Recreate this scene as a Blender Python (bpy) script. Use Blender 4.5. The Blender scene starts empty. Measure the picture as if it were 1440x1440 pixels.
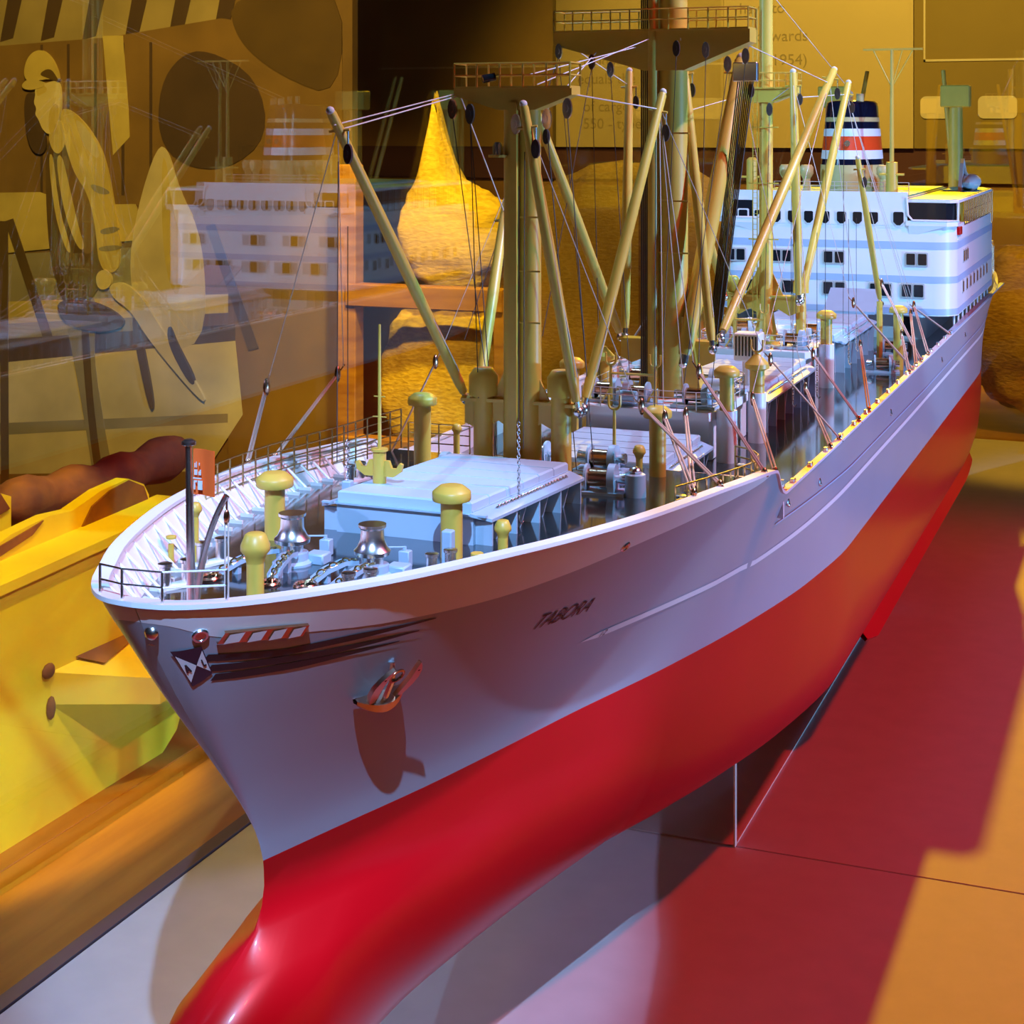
import bpy, math, random
import numpy as np
from mathutils import Vector, Matrix
random.seed(7)
PI = math.pi
# The ship is laid out in ship metres (x = port, y = aft from the stem, z = up from the waterline)
# and stands in the room as a 1:50 model, so one ship metre is 2 cm.
K = 0.02
def W(p):
    return Vector((p[0] * K, p[1] * K, (p[2] + 14.0) * K + 0.9))
col = bpy.context.scene.collection
scene = bpy.context.scene

# ------------------------------------------------------------------ camera
cam_data = bpy.data.cameras.new('camera')
cam_data.sensor_width = 36.0
cam_data.lens = 57.5
cam_data.shift_y = -0.375
cam_data.clip_start = 0.02
cam_data.clip_end = 60
cam = bpy.data.objects.new('camera', cam_data)
col.objects.link(cam)
cam.location = W((23.46, -39.9, 20.5))
cam.rotation_euler = (PI / 2, 0, math.atan(920 / 2300))
scene.camera = cam

# ------------------------------------------------------------------ world, exposure
world = bpy.data.worlds.new('world'); scene.world = world
world.use_nodes = True
world.node_tree.nodes['Background'].inputs[0].default_value = (0.40, 0.32, 0.34, 1)
world.node_tree.nodes['Background'].inputs[1].default_value = 0.03
scene.view_settings.view_transform = 'Standard'
scene.view_settings.look = 'None'
scene.view_settings.gamma = 1.0
scene.view_settings.exposure = 0.0
scene.view_settings.use_curve_mapping = False
scene.cycles.max_bounces = 10
scene.cycles.transparent_max_bounces = 24
scene.cycles.sample_clamp_indirect = 6

# ------------------------------------------------------------------ unseen spot lamps, some added to fill single parts of the ship
def aim(o, tgt):
    o.rotation_euler = (W(tgt) - o.location).to_track_quat('-Z', 'Y').to_euler()
def spot(name, pos, tgt, power, color, angle, blend=0.3, radius=0.03):
    l = bpy.data.lights.new(name, 'SPOT'); l.energy = power; l.color = color
    l.spot_size = math.radians(angle); l.spot_blend = blend; l.shadow_soft_size = radius
    o = bpy.data.objects.new(name, l); col.objects.link(o); o.location = W(pos); aim(o, tgt); return o
def area(name, pos, tgt, power, color, size):
    l = bpy.data.lights.new(name, 'AREA'); l.energy = power; l.color = color
    l.shape = 'SQUARE'; l.size = size
    o = bpy.data.objects.new(name, l); col.objects.link(o); o.location = W(pos); aim(o, tgt); return o
COOL = (0.28, 0.60, 1.0); WARM = (1.0, 0.61, 0.006); RED = (1.0, 0.02, 0.005)
spot('cool_front_spot', (-110, -20, 70), (0, 82, 18), 400, COOL, 23, 0.35, 0.03)
spot('cool_table_spot', (-70, -42, 60), (-2, 12, -14), 150, (0.42, 0.48, 1.0), 22, 0.3, 0.02)
spot('cool_top_spot', (-45, 78, 115), (-4, 28, 8), 120, COOL, 15, 0.4, 0.02)
spot('cool_bow_fill', (34, -66, 80), (-1.5, 6, 4), 350, (0.28, 0.54, 1.0), 12.5, 0.45, 0.01)  # added fill from ahead, brightens hatch front and lower bow
spot('cool_foredeck_fill', (72, 26, 108), (-1.5, 11, 11), 270, COOL, 16, 0.35, 0.02)  # added unseen fill, tight cone kept to the foredeck
spot('cool_midship_fill', (78, 58, 108), (-5.5, 36, 12), 360, COOL, 14.5, 0.3, 0.02)  # added unseen fill for masts and hatches amidships
spot('cool_aft_hatch_fill', (78, 80, 108), (-5.5, 61, 12), 360, COOL, 14.5, 0.3, 0.02)  # second added fill, carries the midship light further aft
spot('cool_bridge_fill', (70, 10, 90), (0, 78, 13), 240, COOL, 16, 0.35, 0.02)  # added unseen fill to brighten the bridge house
spot('cool_side_spot', (130, 40, -10.5), (9, 64, 6), 330, (0.16, 0.46, 1.0), 56, 0.9, 0.05)
spot('yellow_aft_spot', (-10, 223, 105), (24, 46, -14), 600, WARM, 24, 0.3, 0.03)
spot('red_port_spot', (84, 50, 118), (14, 38, -14), 225, RED, 60, 0.5, 0.05)
spot('warm_front_spot', (45, -85, 64), (1, -1, 10), 14, (1.0, 0.40, 0.10), 15, 0.5, 0.04)
spot('warm_left_spot', (-2, 12, 85), (-37, 27, -8), 330, (1.0, 0.84, 0.015), 19, 0.25, 0.02)
spot('warm_mural_spot', (-40, 40, 75), (-85, 120, 6), 230, (1.0, 0.66, 0.14), 50, 0.5, 0.05)
spot('warm_sack_spot', (-30, 80, 60), (-49, 121, 6), 150, (1.0, 0.76, 0.01), 34, 0.5, 0.04)
spot('warm_wall_spot', (-10, 150, 90), (-20, 230, 18), 160, (1.0, 0.70, 0.16), 75, 0.6, 0.05)
spot('warm_stern_spot', (45, 100, 75), (18, 156, -10), 120, (1.0, 0.55, 0.03), 40, 0.4, 0.04)

# ------------------------------------------------------------------ mesh helpers
class MB:
    """collects shapes given in ship metres; build() links them as one mesh object"""
    def __init__(s): s.v = []; s.f = []; s.mi = []; s.cur = 0
    def add(s, vs, fs):
        b = len(s.v); s.v.extend([tuple(map(float, p)) for p in vs])
        for f in fs: s.f.append(tuple(i + b for i in f)); s.mi.append(s.cur)
        return s
    def box(s, x0, x1, y0, y1, z0, z1, b=0.0):
        if b <= 0:
            vs = [(x, y, z) for z in (z0, z1) for (x, y) in ((x0, y0), (x1, y0), (x1, y1), (x0, y1))]
            return s.add(vs, [(3, 2, 1, 0), (4, 5, 6, 7), (0, 1, 5, 4), (1, 2, 6, 5), (2, 3, 7, 6), (3, 0, 4, 7)])
        vs = []; fs = []
        rings = [(z0, b), (z0 + b, 0), (z1 - b, 0), (z1, b)]
        for z, i in rings:
            vs += [(x0 + i + b * (i == 0), y0 + i, z), (x1 - i - b * (i == 0), y0 + i, z), (x1 - i, y0 + i + b * (i == 0), z), (x1 - i, y1 - i - b * (i == 0), z),
                   (x1 - i - b * (i == 0), y1 - i, z), (x0 + i + b * (i == 0), y1 - i, z), (x0 + i, y1 - i - b * (i == 0), z), (x0 + i, y0 + i + b * (i == 0), z)]
        for r in range(3):
            for k in range(8):
                a = r * 8 + k; c = r * 8 + (k + 1) % 8
                fs.append((a, c, c + 8, a + 8))
        fs.append(tuple(range(7, -1, -1))); fs.append(tuple(range(24, 32)))
        return s.add(vs, fs)
    def cyl(s, p0, p1, r0, r1=None, n=10, cap=True):
        r1 = r0 if r1 is None else r1
        p0 = Vector(p0); p1 = Vector(p1); d = (p1 - p0)
        if d.length < 1e-6: return s
        d.normalize(); a = d.orthogonal().normalized(); c = d.cross(a)
        vs = []
        for p, r in ((p0, r0), (p1, r1)):
            for k in range(n):
                t = 2 * PI * k / n; vs.append(p + (a * math.cos(t) + c * math.sin(t)) * r)
        fs = [(k, (k + 1) % n, n + (k + 1) % n, n + k) for k in range(n)]
        if cap: fs += [tuple(range(n - 1, -1, -1)), tuple(range(n, 2 * n))]
        return s.add(vs, fs)
    def lathe(s, c, prof, n=16, sx=1, sy=1):
        vs = []; fs = []; m = len(prof)
        for r, z in prof:
            for k in range(n):
                t = 2 * PI * k / n; vs.append((c[0] + r * sx * math.cos(t), c[1] + r * sy * math.sin(t), c[2] + z))
        for j in range(m - 1):
            for k in range(n):
                a = j * n + k; b = j * n + (k + 1) % n; fs.append((a, b, b + n, a + n))
        fs.append(tuple(range(n - 1, -1, -1))); fs.append(tuple(range((m - 1) * n, m * n)))
        return s.add(vs, fs)
    def tube(s, pts, r, n=6, closed=False):
        P = [Vector(p) for p in pts]; m = len(P); vs = []; fs = []
        up = Vector((0, 0, 1)); last = None
        for i, p in enumerate(P):
            if closed: d = P[(i + 1) % m] - P[i - 1]
            else: d = P[min(i + 1, m - 1)] - P[max(i - 1, 0)]
            d.normalize()
            a = (last - d * last.dot(d)) if last is not None else d.orthogonal()
            if a.length < 1e-5: a = d.orthogonal()
            a.normalize(); last = a; c = d.cross(a)
            rr = r[i] if isinstance(r, (list, tuple)) else r
            for k in range(n):
                t = 2 * PI * k / n; vs.append(p + (a * math.cos(t) + c * math.sin(t)) * rr)
        for i in range(m if closed else m - 1):
            for k in range(n):
                j = (i + 1) % m
                fs.append((i * n + k, i * n + (k + 1) % n, j * n + (k + 1) % n, j * n + k))
        if not closed: fs += [tuple(range(n - 1, -1, -1)), tuple(range((m - 1) * n, m * n))]
        return s.add(vs, fs)
    def ball(s, c, rx, ry=None, rz=None, n=10, m=6):
        ry = ry or rx; rz = rz or rx; vs = [(c[0], c[1], c[2] - rz)]; fs = []
        for j in range(1, m):
            ph = -PI / 2 + PI * j / m
            for k in range(n):
                t = 2 * PI * k / n
                vs.append((c[0] + rx * math.cos(ph) * math.cos(t), c[1] + ry * math.cos(ph) * math.sin(t), c[2] + rz * math.sin(ph)))
        vs.append((c[0], c[1], c[2] + rz)); L = len(vs) - 1
        for k in range(n): fs.append((0, 1 + (k + 1) % n, 1 + k))
        for j in range(m - 2):
            for k in range(n):
                a = 1 + j * n + k; b = 1 + j * n + (k + 1) % n; fs.append((a, b, b + n, a + n))
        for k in range(n): fs.append((L, 1 + (m - 2) * n + k, 1 + (m - 2) * n + (k + 1) % n))
        return s.add(vs, fs)
    def prism(s, poly, axis, a, b):
        """poly of 2D points extruded along axis ('x','y','z') from a to b"""
        n = len(poly)
        def P(u, v, w): return {'x': (w, u, v), 'y': (u, w, v), 'z': (u, v, w)}[axis]
        vs = [P(u, v, a) for u, v in poly] + [P(u, v, b) for u, v in poly]
        fs = [tuple(range(n - 1, -1, -1)), tuple(range(n, 2 * n))] + [(k, (k + 1) % n, n + (k + 1) % n, n + k) for k in range(n)]
        return s.add(vs, fs)
    def grid(s, rows, flip=False, closed=False):
        m = len(rows); n = len(rows[0]); vs = [p for r in rows for p in r]; fs = []
        for j in range(m - 1):
            for k in range(n if closed else n - 1):
                q = (j * n + k, j * n + (k + 1) % n, (j + 1) * n + (k + 1) % n, (j + 1) * n + k)
                fs.append(q[::-1] if flip else q)
        return s.add(vs, fs)
    def mesh(s, name, mats, org, smooth=40):
        me = bpy.data.meshes.new(name)
        me.from_pydata([((x - org[0]) * K, (y - org[1]) * K, (z - org[2]) * K) for x, y, z in s.v], [], s.f)
        for m in (mats if isinstance(mats, (list, tuple)) else [mats]): me.materials.append(m)
        if any(s.mi): me.polygons.foreach_set('material_index', s.mi)
        import bmesh
        bm = bmesh.new(); bm.from_mesh(me); bmesh.ops.recalc_face_normals(bm, faces=bm.faces); bm.to_mesh(me); bm.free()
        if smooth:
            me.polygons.foreach_set('use_smooth', [True] * len(me.polygons))
            me.set_sharp_from_angle(angle=math.radians(smooth))
        me.update(); return me
    def build(s, name, mats, parent=None, org=None, smooth=40, label=None):
        if org is None:
            a = np.array(s.v); org = (float((a[:, 0].min() + a[:, 0].max()) / 2), float((a[:, 1].min() + a[:, 1].max()) / 2), float(a[:, 2].min()))
        return place(bpy.data.objects.new(name, s.mesh(name, mats, org, smooth)), org, parent, label)
def place(o, org, parent=None, label=None):
    col.objects.link(o); o['_o'] = list(org)
    if parent is not None:
        po = parent['_o']; o.parent = parent
        o.location = Vector(((org[0] - po[0]) * K, (org[1] - po[1]) * K, (org[2] - po[2]) * K))
    else: o.location = W(org)
    if label: o['label'] = label
    return o
def empty(name, org, parent=None):
    o = bpy.data.objects.new(name, None); o.empty_display_size = 0.02
    return place(o, org, parent)
def inst(src, org, parent, name=None, rz=0, scale=None):
    """another copy of one mesh object at a new spot, sharing its mesh"""
    o = bpy.data.objects.new(name or src.name.split('.')[0], src.data); place(o, org, parent)
    o.rotation_euler.z = rz
    if scale: o.scale = scale
    return o
def tag(o, label, cat=None, group=None, kind=None):
    o['label'] = label
    if cat: o['category'] = cat
    if group: o['group'] = group
    if kind: o['kind'] = kind
    return o
def struct(o, label=None):
    o['kind'] = 'structure'
    if label: o['label'] = label
    return o

# ------------------------------------------------------------------ materials
def mat(name, color, rough=0.5, metal=0.0, var=0.0, scale=60.0, bump=0.0, coat=0.0, color2=None, stretch=None, detail=4.0, spec=0.5):
    m = bpy.data.materials.new(name); m.use_nodes = True; nt = m.node_tree; b = nt.nodes['Principled BSDF']
    b.inputs['Base Color'].default_value = (*color, 1); b.inputs['Roughness'].default_value = rough
    b.inputs['Metallic'].default_value = metal; b.inputs['Coat Weight'].default_value = coat
    b.inputs['Coat Roughness'].default_value = 0.08; b.inputs['Specular IOR Level'].default_value = spec
    if var or bump or color2:
        tc = nt.nodes.new('ShaderNodeTexCoord'); mp = nt.nodes.new('ShaderNodeMapping')
        if stretch: mp.inputs['Scale'].default_value = stretch
        no = nt.nodes.new('ShaderNodeTexNoise'); no.inputs['Scale'].default_value = scale; no.inputs['Detail'].default_value = detail
        nt.links.new(tc.outputs['Object'], mp.inputs['Vector']); nt.links.new(mp.outputs['Vector'], no.inputs['Vector'])
        if var or color2:
            r = nt.nodes.new('ShaderNodeValToRGB'); c2 = color2 or tuple(c * (1 - var) for c in color)
            r.color_ramp.elements[0].position = 0.35; r.color_ramp.elements[1].position = 0.65
            r.color_ramp.elements[0].color = (*c2, 1); r.color_ramp.elements[1].color = (*color, 1)
            nt.links.new(no.outputs['Fac'], r.inputs['Fac']); nt.links.new(r.outputs['Color'], b.inputs['Base Color'])
        if bump:
            bp = nt.nodes.new('ShaderNodeBump'); bp.inputs['Strength'].default_value = bump; bp.inputs['Distance'].default_value = 0.004
            nt.links.new(no.outputs['Fac'], bp.inputs['Height']); nt.links.new(bp.outputs['Normal'], b.inputs['Normal'])
    return m
M = {}
M['grey'] = mat('hull_grey_paint', (0.34, 0.39, 0.46), 0.34, var=0.05, scale=9, coat=0.15)
M['red'] = mat('hull_red_paint', (0.50, 0.002, 0.008), 0.32, var=0.06, scale=7, coat=0.12, spec=0.3)
M['white'] = mat('white_paint', (0.80, 0.82, 0.84), 0.38, var=0.03, scale=20)
M['stripe'] = mat('pale_blue', (0.40, 0.54, 0.74), 0.4, var=0.03, scale=20)
M['yellow'] = mat('mast_yellow_paint', (0.66, 0.45, 0.065), 0.40, var=0.08, scale=50)
M['blue'] = mat('light_blue_paint', (0.36, 0.50, 0.62), 0.42, var=0.06, scale=40)
M['deck'] = mat('deck_dark_green', (0.018, 0.026, 0.028), 0.10, var=0.3, scale=25, coat=0.6)
M['chrome'] = mat('polished_metal', (0.86, 0.85, 0.84), 0.26, 1.0)
M['brass'] = mat('copper_metal', (0.62, 0.34, 0.20), 0.25, 1.0)
M['anchor'] = mat('burnished_bronze', (0.72, 0.48, 0.36), 0.28, 1.0)
M['gold'] = mat('brass_metal', (0.80, 0.62, 0.30), 0.22, 1.0)
M['wire'] = mat('dark_wire', (0.05, 0.035, 0.03), 0.5)
M['thread'] = mat('pale_thread', (0.62, 0.55, 0.48), 0.7)
M['rope'] = mat('tan_rope', (0.62, 0.43, 0.34), 0.8)
M['dark'] = mat('window_dark', (0.012, 0.014, 0.018), 0.12)
M['rim'] = mat('window_rim_grey', (0.50, 0.49, 0.47), 0.45)
M['navy'] = mat('navy_paint', (0.006, 0.008, 0.022), 0.12, coat=0.5)
M['orange'] = mat('orange_red_paint', (0.82, 0.07, 0.012), 0.3, coat=0.3)
M['flag'] = mat('orange_flag_cloth', (0.95, 0.13, 0.012), 0.8)
M['tan'] = mat('funnel_tan', (0.60, 0.48, 0.20), 0.4, var=0.05)
M['green'] = mat('pale_green_deck', (0.14, 0.50, 0.46), 0.5)
M['black'] = mat('black_lettering', (0.012, 0.014, 0.016), 0.4)
M['letter'] = mat('dark_lettering', (0.03, 0.02, 0.025), 0.5)
M['wood'] = mat('pine_planks', (0.34, 0.125, 0.014), 0.45, scale=7, color2=(0.24, 0.078, 0.008), stretch=(6, 0.6, 6), bump=0.1, detail=7)
M['board'] = mat('display_board', (0.42, 0.385, 0.38), 0.62, var=0.06, scale=30)
M['strip'] = mat('dark_edge_strip', (0.09, 0.045, 0.05), 0.5)
M['rustyel'] = mat('weathered_yellow_paint', (0.90, 0.66, 0.010), 0.55, scale=9, color2=(0.78, 0.54, 0.015), bump=0.5, detail=9)
M['rust'] = mat('rust_brown', (0.24, 0.075, 0.014), 0.8, scale=30, color2=(0.12, 0.035, 0.012), bump=0.8, detail=8)
M['jute'] = mat('jute_sacking', (0.70, 0.46, 0.07), 0.95, scale=70, color2=(0.50, 0.30, 0.03), bump=0.8, detail=6, stretch=(1, 1, 2.5))
M['brownwood'] = mat('brown_timber', (0.46, 0.20, 0.03), 0.7, scale=9, color2=(0.28, 0.10, 0.015), stretch=(1, 1, 6), bump=0.3)
def glass(name, base, edge, tint=(1, 1, 1)):
    m = bpy.data.materials.new(name); m.use_nodes = True; nt = m.node_tree; nt.nodes.clear()
    out = nt.nodes.new('ShaderNodeOutputMaterial'); mix = nt.nodes.new('ShaderNodeMixShader')
    tr = nt.nodes.new('ShaderNodeBsdfTransparent'); tr.inputs['Color'].default_value = (*tint, 1)
    gl = nt.nodes.new('ShaderNodeBsdfGlossy'); gl.inputs['Roughness'].default_value = 0.0
    lw = nt.nodes.new('ShaderNodeLayerWeight'); lw.inputs['Blend'].default_value = 0.5
    pw = nt.nodes.new('ShaderNodeMath'); pw.operation = 'POWER'; pw.inputs[1].default_value = 4.0
    mr = nt.nodes.new('ShaderNodeMapRange'); mr.inputs['To Min'].default_value = base; mr.inputs['To Max'].default_value = edge
    nt.links.new(lw.outputs['Facing'], pw.inputs[0]); nt.links.new(pw.outputs[0], mr.inputs['Value'])
    nt.links.new(mr.outputs[0], mix.inputs['Fac']); nt.links.new(tr.outputs[0], mix.inputs[1]); nt.links.new(gl.outputs[0], mix.inputs[2])
    nt.links.new(mix.outputs[0], out.inputs['Surface']); return m
M['glass'] = glass('case_glass', 0.10, 0.9)
M['acrylic'] = glass('clear_acrylic', 0.03, 0.5, (0.97, 0.95, 0.92))
# ------------------------------------------------------------------ hull form
def pchip(xs, ys):
    xs = np.array(xs, float); ys = np.array(ys, float); h = np.diff(xs); d = np.diff(ys) / h; m = np.zeros(len(xs))
    for i in range(1, len(xs) - 1):
        if d[i - 1] * d[i] > 0:
            w1 = 2 * h[i] + h[i - 1]; w2 = h[i] + 2 * h[i - 1]; m[i] = (w1 + w2) / (w1 / d[i - 1] + w2 / d[i])
    m[0] = d[0]; m[-1] = d[-1]
    def f(x):
        x = min(max(x, xs[0]), xs[-1]); i = min(int(np.searchsorted(xs, x, 'right')) - 1, len(xs) - 2)
        t = (x - xs[i]) / h[i]
        return float((1 + 2 * t) * (1 - t) ** 2 * ys[i] + t * (1 - t) ** 2 * h[i] * m[i] + t * t * (3 - 2 * t) * ys[i + 1] + t * t * (t - 1) * h[i] * m[i + 1])
    return f
rail_z = pchip([-8, -3, 4, 10, 15, 20, 23.6, 24.6, 25.4, 26.2, 60, 100, 125, 141], [9.0, 8.62, 8.34, 8.05, 7.75, 7.3, 6.95, 6.78, 5.9, 5.65, 5.6, 5.6, 6.1, 6.9])
strake_h = pchip([-8, -5.9, -4.8, -2.5, 0, 4, 7.6, 11, 15, 20, 23, 24.3], [0.4, 0.5, 0.92, 1.18, 1.42, 1.58, 1.42, 1.15, 0.95, 0.62, 0.35, 0.0])
fc_deck = pchip([-8, -3, 3, 9.5, 16, 20, 27.2], [7.9, 7.45, 7.1, 6.85, 6.5, 6.25, 5.95])
FC_END = 27.0; MAIN = 4.5
def deck_z(Y): return fc_deck(Y) if Y < FC_END else MAIN
wl_b = pchip([0, 3, 6.4, 10, 14.2, 20, 27, 34, 41, 100, 112, 122, 130, 134], [0.0, 0.95, 2.05, 3.05, 4.15, 5.8, 7.4, 8.5, 9, 9, 7.9, 5.2, 2.0, 0.0])
# rail half-breadth as a function of the hull's running coordinate (0 at the stem of every level)
def yc_of(Y, ys): return (Y - ys) / (1 - ys / 20.0) if Y < 20 else Y
rail_b = pchip([yc_of(y, -6.3) for y in (-6.3, -6.26, -6.1, -5.6, -4.6, -3, -1, 2, 6, 11, 16)] + [24, 40, 112, 124, 130, 134],
               [0.0, 0.45, 0.95, 1.6, 2.4, 3.35, 4.45, 5.7, 7.05, 8.15, 8.7] + [9.0, 9.05, 9.05, 7.9, 5.4, 0.0])
stem_y = pchip([-8, -6.5, -5.0, -3.9, -2.74, -2.5, -2.13, -1.5, -0.62, 0, 0.71, 1.77, 3.81, 5.78, 7.2, 8.52, 9.3],
               [0.5, -3.2, -4.6, -4.6, -3.6, -2.6, -0.95, -0.19, 0.06, 0.0, -0.27, -0.95, -2.57, -4.15, -5.15, -6.0, -6.4])
end_y = pchip([-8, -2, 0, 3, 6.9], [118, 129, 134, 138, 140])
def run_y(yc, z):
    y = yc
    if yc < 20: y = yc + stem_y(z) * (1 - yc / 20.0)
    if yc > 114: y = yc + (end_y(z) - 134) * (yc - 114) / 20.0
    return y
FLARE = 1.35
def half_above(yc, v):
    a = wl_b(yc); b = rail_b(yc); return a + (b - a) * max(v, 0) ** FLARE
def hull_port(Y, z, off=0.0):
    """point on the port topsides at station Y and height z, lifted off the plating by off"""
    def X(Y, z):
        yc = yc_of(Y, stem_y(z)); return half_above(max(yc, 0), z / rail_z(Y))
    x = X(Y, z)
    if off:
        e = 0.05; n = Vector((1, -(X(Y + e, z) - X(Y - e, z)) / (2 * e), -(X(Y, z + e) - X(Y, z - e)) / (2 * e))).normalized()
        return (x + n.x * off, Y + n.y * off, z + n.z * off)
    return (x, Y, z)
def sect_n(yc): return float(np.interp(yc, [0, 8, 20, 40, 95, 115, 134], [1.5, 1.7, 2.4, 5.5, 5.5, 2.2, 1.4]))
def below(yc, t):
    n = sect_n(yc); c = max(math.cos(t), 0) ** (2 / n); s = math.sin(t) ** (2 / n); z = -8.0 * s
    b = wl_b(yc) * c; y = run_y(yc, z)
    if yc < 9 and -7.9 < z < -1.7:
        R = 1.45 * math.sqrt(max(0, 1 - ((z + 4.8) / 3.1) ** 2)); tau = y - stem_y(z)
        q = R * math.sqrt(max(0, 1 - (1 - min(tau / 2.6, 1)) ** 2)) * max(0, 1 - max(0, yc - 4) / 5)
        b = math.sqrt(b * b + q * q)
    return b, y, z
YCS = sorted(set([round(x, 3) for x in list(np.linspace(0, 1, 9) ** 2 * 1.2) + list(np.arange(1.5, 20, 0.6)) + list(np.arange(20, 27, 0.2)) + list(np.arange(27, 46, 1.2)) + list(np.arange(46, 112, 4)) + list(np.arange(112, 133, 1.2)) + list(134 - np.linspace(0, 1, 7) ** 2 * 1.4)]))
# ------------------------------------------------------------------ the ship model
ship = empty('ship_model', (0, 0, 0))
ship['_o'] = [0, 0, -8.0]; ship.location = W((0, 0, -8.0))
tag(ship, 'large cargo ship model with grey topsides, red bottom, yellow masts and white deckhouse', 'ship model')
SIDES = (1, -1)
def hull_rows(zfun_list, sgn):
    return [[(sgn * b, y, z) for (b, y, z) in (f(yc) for yc in YCS)] for f in zfun_list]
def above_row(frac_fn):
    def f(yc):
        y = yc
        for _ in range(4):
            z = frac_fn(y); y = run_y(yc, z)
        return half_above(yc, z / rail_z(y)), y, z
    return f
def sh(y): return strake_h(y) if y < 24.3 else 0.0
hb = MB()
for sg in SIDES:
    hb.grid(hull_rows([(lambda yc, t=t: below(yc, t)) for t in list(np.linspace(0, PI / 2, 20))], sg))
bottom = hb.build('hull_bottom', M['red'], ship, smooth=60, label='glossy red underwater hull with bulbous bow')
tb = MB()
for sg in SIDES:
    tb.grid(hull_rows([above_row(lambda y, k=k: k / 14 * (rail_z(y) - sh(y))) for k in range(15)], sg))
tops = tb.build('hull_topsides', M['grey'], ship, smooth=60, label='blue grey painted ship side above the waterline')
sb = MB()
YC_F = [y for y in YCS if y <= 24.41]
for sg in SIDES:
    for a, b in ((0, 1),):
        rows = []
        for k in range(5):
            r = []
            for yc in YC_F:
                bb, y, z = above_row(lambda y, k=k: rail_z(y) - sh(y) * (1 - k / 4))(yc); r.append((sg * (bb + 0.015), y, z))
            rows.append(r)
        sb.grid(rows)
sb.build('bow_strake', M['white'], ship, smooth=60, label='white band under the bow rail')
# cap rail and the inside of the bulwark
def rail_pt(yc, inset=0.0, dz=0.0):
    b, y, z = above_row(lambda y: rail_z(y))(yc)
    return b, y, z
capm = MB()
RP = [rail_pt(yc) for yc in YCS]
def rail_norm(i):
    a = RP[max(i - 1, 0)]; b = RP[min(i + 1, len(RP) - 1)]
    t = Vector((b[0] - a[0], b[1] - a[1])); 
    if i == 0: t = Vector((1, 0))
    if t.length < 1e-6: t = Vector((0, 1))
    t.normalize(); return Vector((-t.y, t.x))          # inboard normal
for sg in SIDES:
    rows = [[], [], [], []]
    for i, (b, y, z) in enumerate(RP):
        n = rail_norm(i)
        if n.x > 0.05: n = -n
        if i == 0: n = Vector((0, 1))
        w_in = 0.34 if y < 24.4 else 0.24
        for r, (o, dz) in enumerate(((-0.10, -0.06), (-0.10, 0.06), (w_in, 0.06), (w_in, -0.06))):
            xx = max(b + n.x * o, 0) if i else 0.0
            rows[r].append((sg * xx, y + n.y * o, z + dz))
    capm.grid([rows[0], rows[1], rows[2], rows[3], rows[0]])
capm.build('cap_rail', M['white'], ship, smooth=50, label='white rail running round the edge of the hull')
inm = MB()
for sg in SIDES:
    top = []; bot = []
    for i, (b, y, z) in enumerate(RP):
        n = rail_norm(i)
        if n.x > 0.05: n = -n
        if i == 0: n = Vector((0, 1))
        zz = deck_z(y) - 0.05
        # the deck edge lies further in where the bow flares
        bd = half_above(yc_of(y, stem_y(zz)) if y < 20 else YCS[i], zz / rail_z(y)) if y > -5.6 else 0.0
        top.append((sg * (max(b + n.x * 0.16, 0) if i else 0), y + n.y * 0.16, z))
        bot.append((sg * max(min(b - 0.16, bd - 0.1), 0), max(y, -5.45), zz))
    inm.grid([top, bot])
inm.build('bulwark_inside', M['white'], ship, smooth=60, label='white inner face of the bulwark')
# decks
def deck_mesh(y0, y1, zf, n):
    m = MB(); L = []; R = []; C = []
    for k in range(n + 1):
        Y = y0 + (y1 - y0) * k / n; z = zf(Y)
        b = half_above(max(yc_of(Y, stem_y(z)) if Y < 20 else min(Y, 133.5), 0), z / rail_z(Y)) - 0.12
        if Y > 120: b = min(b, 9 * math.sqrt(max(0, 1 - ((Y - 112) / 25) ** 2)))
        b = max(b, 0.02); L.append((-b, Y, z)); R.append((b, Y, z)); C.append((0, Y, z + 0.05))
    m.grid([L, C, R]); return m
deck_mesh(-5.3, FC_END, fc_deck, 40).build('forecastle_deck', M['deck'], ship, smooth=30, label='glossy dark foredeck')
deck_mesh(FC_END - 0.2, 136, lambda Y: MAIN, 40).build('main_deck', M['deck'], ship, smooth=30, label='glossy dark main deck')
m = MB(); bx = 8.8
m.box(-bx, bx, FC_END - 0.15, FC_END + 0.05, MAIN - 0.1, fc_deck(FC_END) + 0.02)
m.build('forecastle_bulkhead', M['white'], ship)
# bulwark stays on the foredeck, both sides
src = None
for sg in SIDES:
    for Y in np.arange(-5.0, 20, 1.15):
        z = deck_z(Y); zt = rail_z(Y)
        b = half_above(yc_of(Y, stem_y(zt)), 1.0) - 0.2; bd = half_above(yc_of(Y, stem_y(z)), z / zt) - 0.12
        m = MB(); d = Vector((sg, 0, 0))
        m.cyl((sg * (b - 0.05), Y, zt - 0.15), (sg * max(bd - 0.5, 0.1), Y + 0.1, z), 0.05, n=6); m.box(*sorted((sg * max(bd - 0.6, 0.08), sg * (bd - 0.1))), Y + 0.03, Y + 0.12, z, z + 0.12)
        m.build('bulwark_stay', M['white'], ship, smooth=0)
# decals laid on the plating
def decal(name, polys, material, label=None, off=0.02, parent=None, thick=True):
    m = MB()
    for poly in polys:                                  # each poly is a strip [(Y,z) top..., (Y,z) bottom...]
        top, bot = poly
        m.grid([[hull_port(Y, z, off) for Y, z in top], [hull_port(Y, z, off) for Y, z in bot]])
    return m.build(name, material, parent or tops, smooth=60, label=label)
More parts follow.
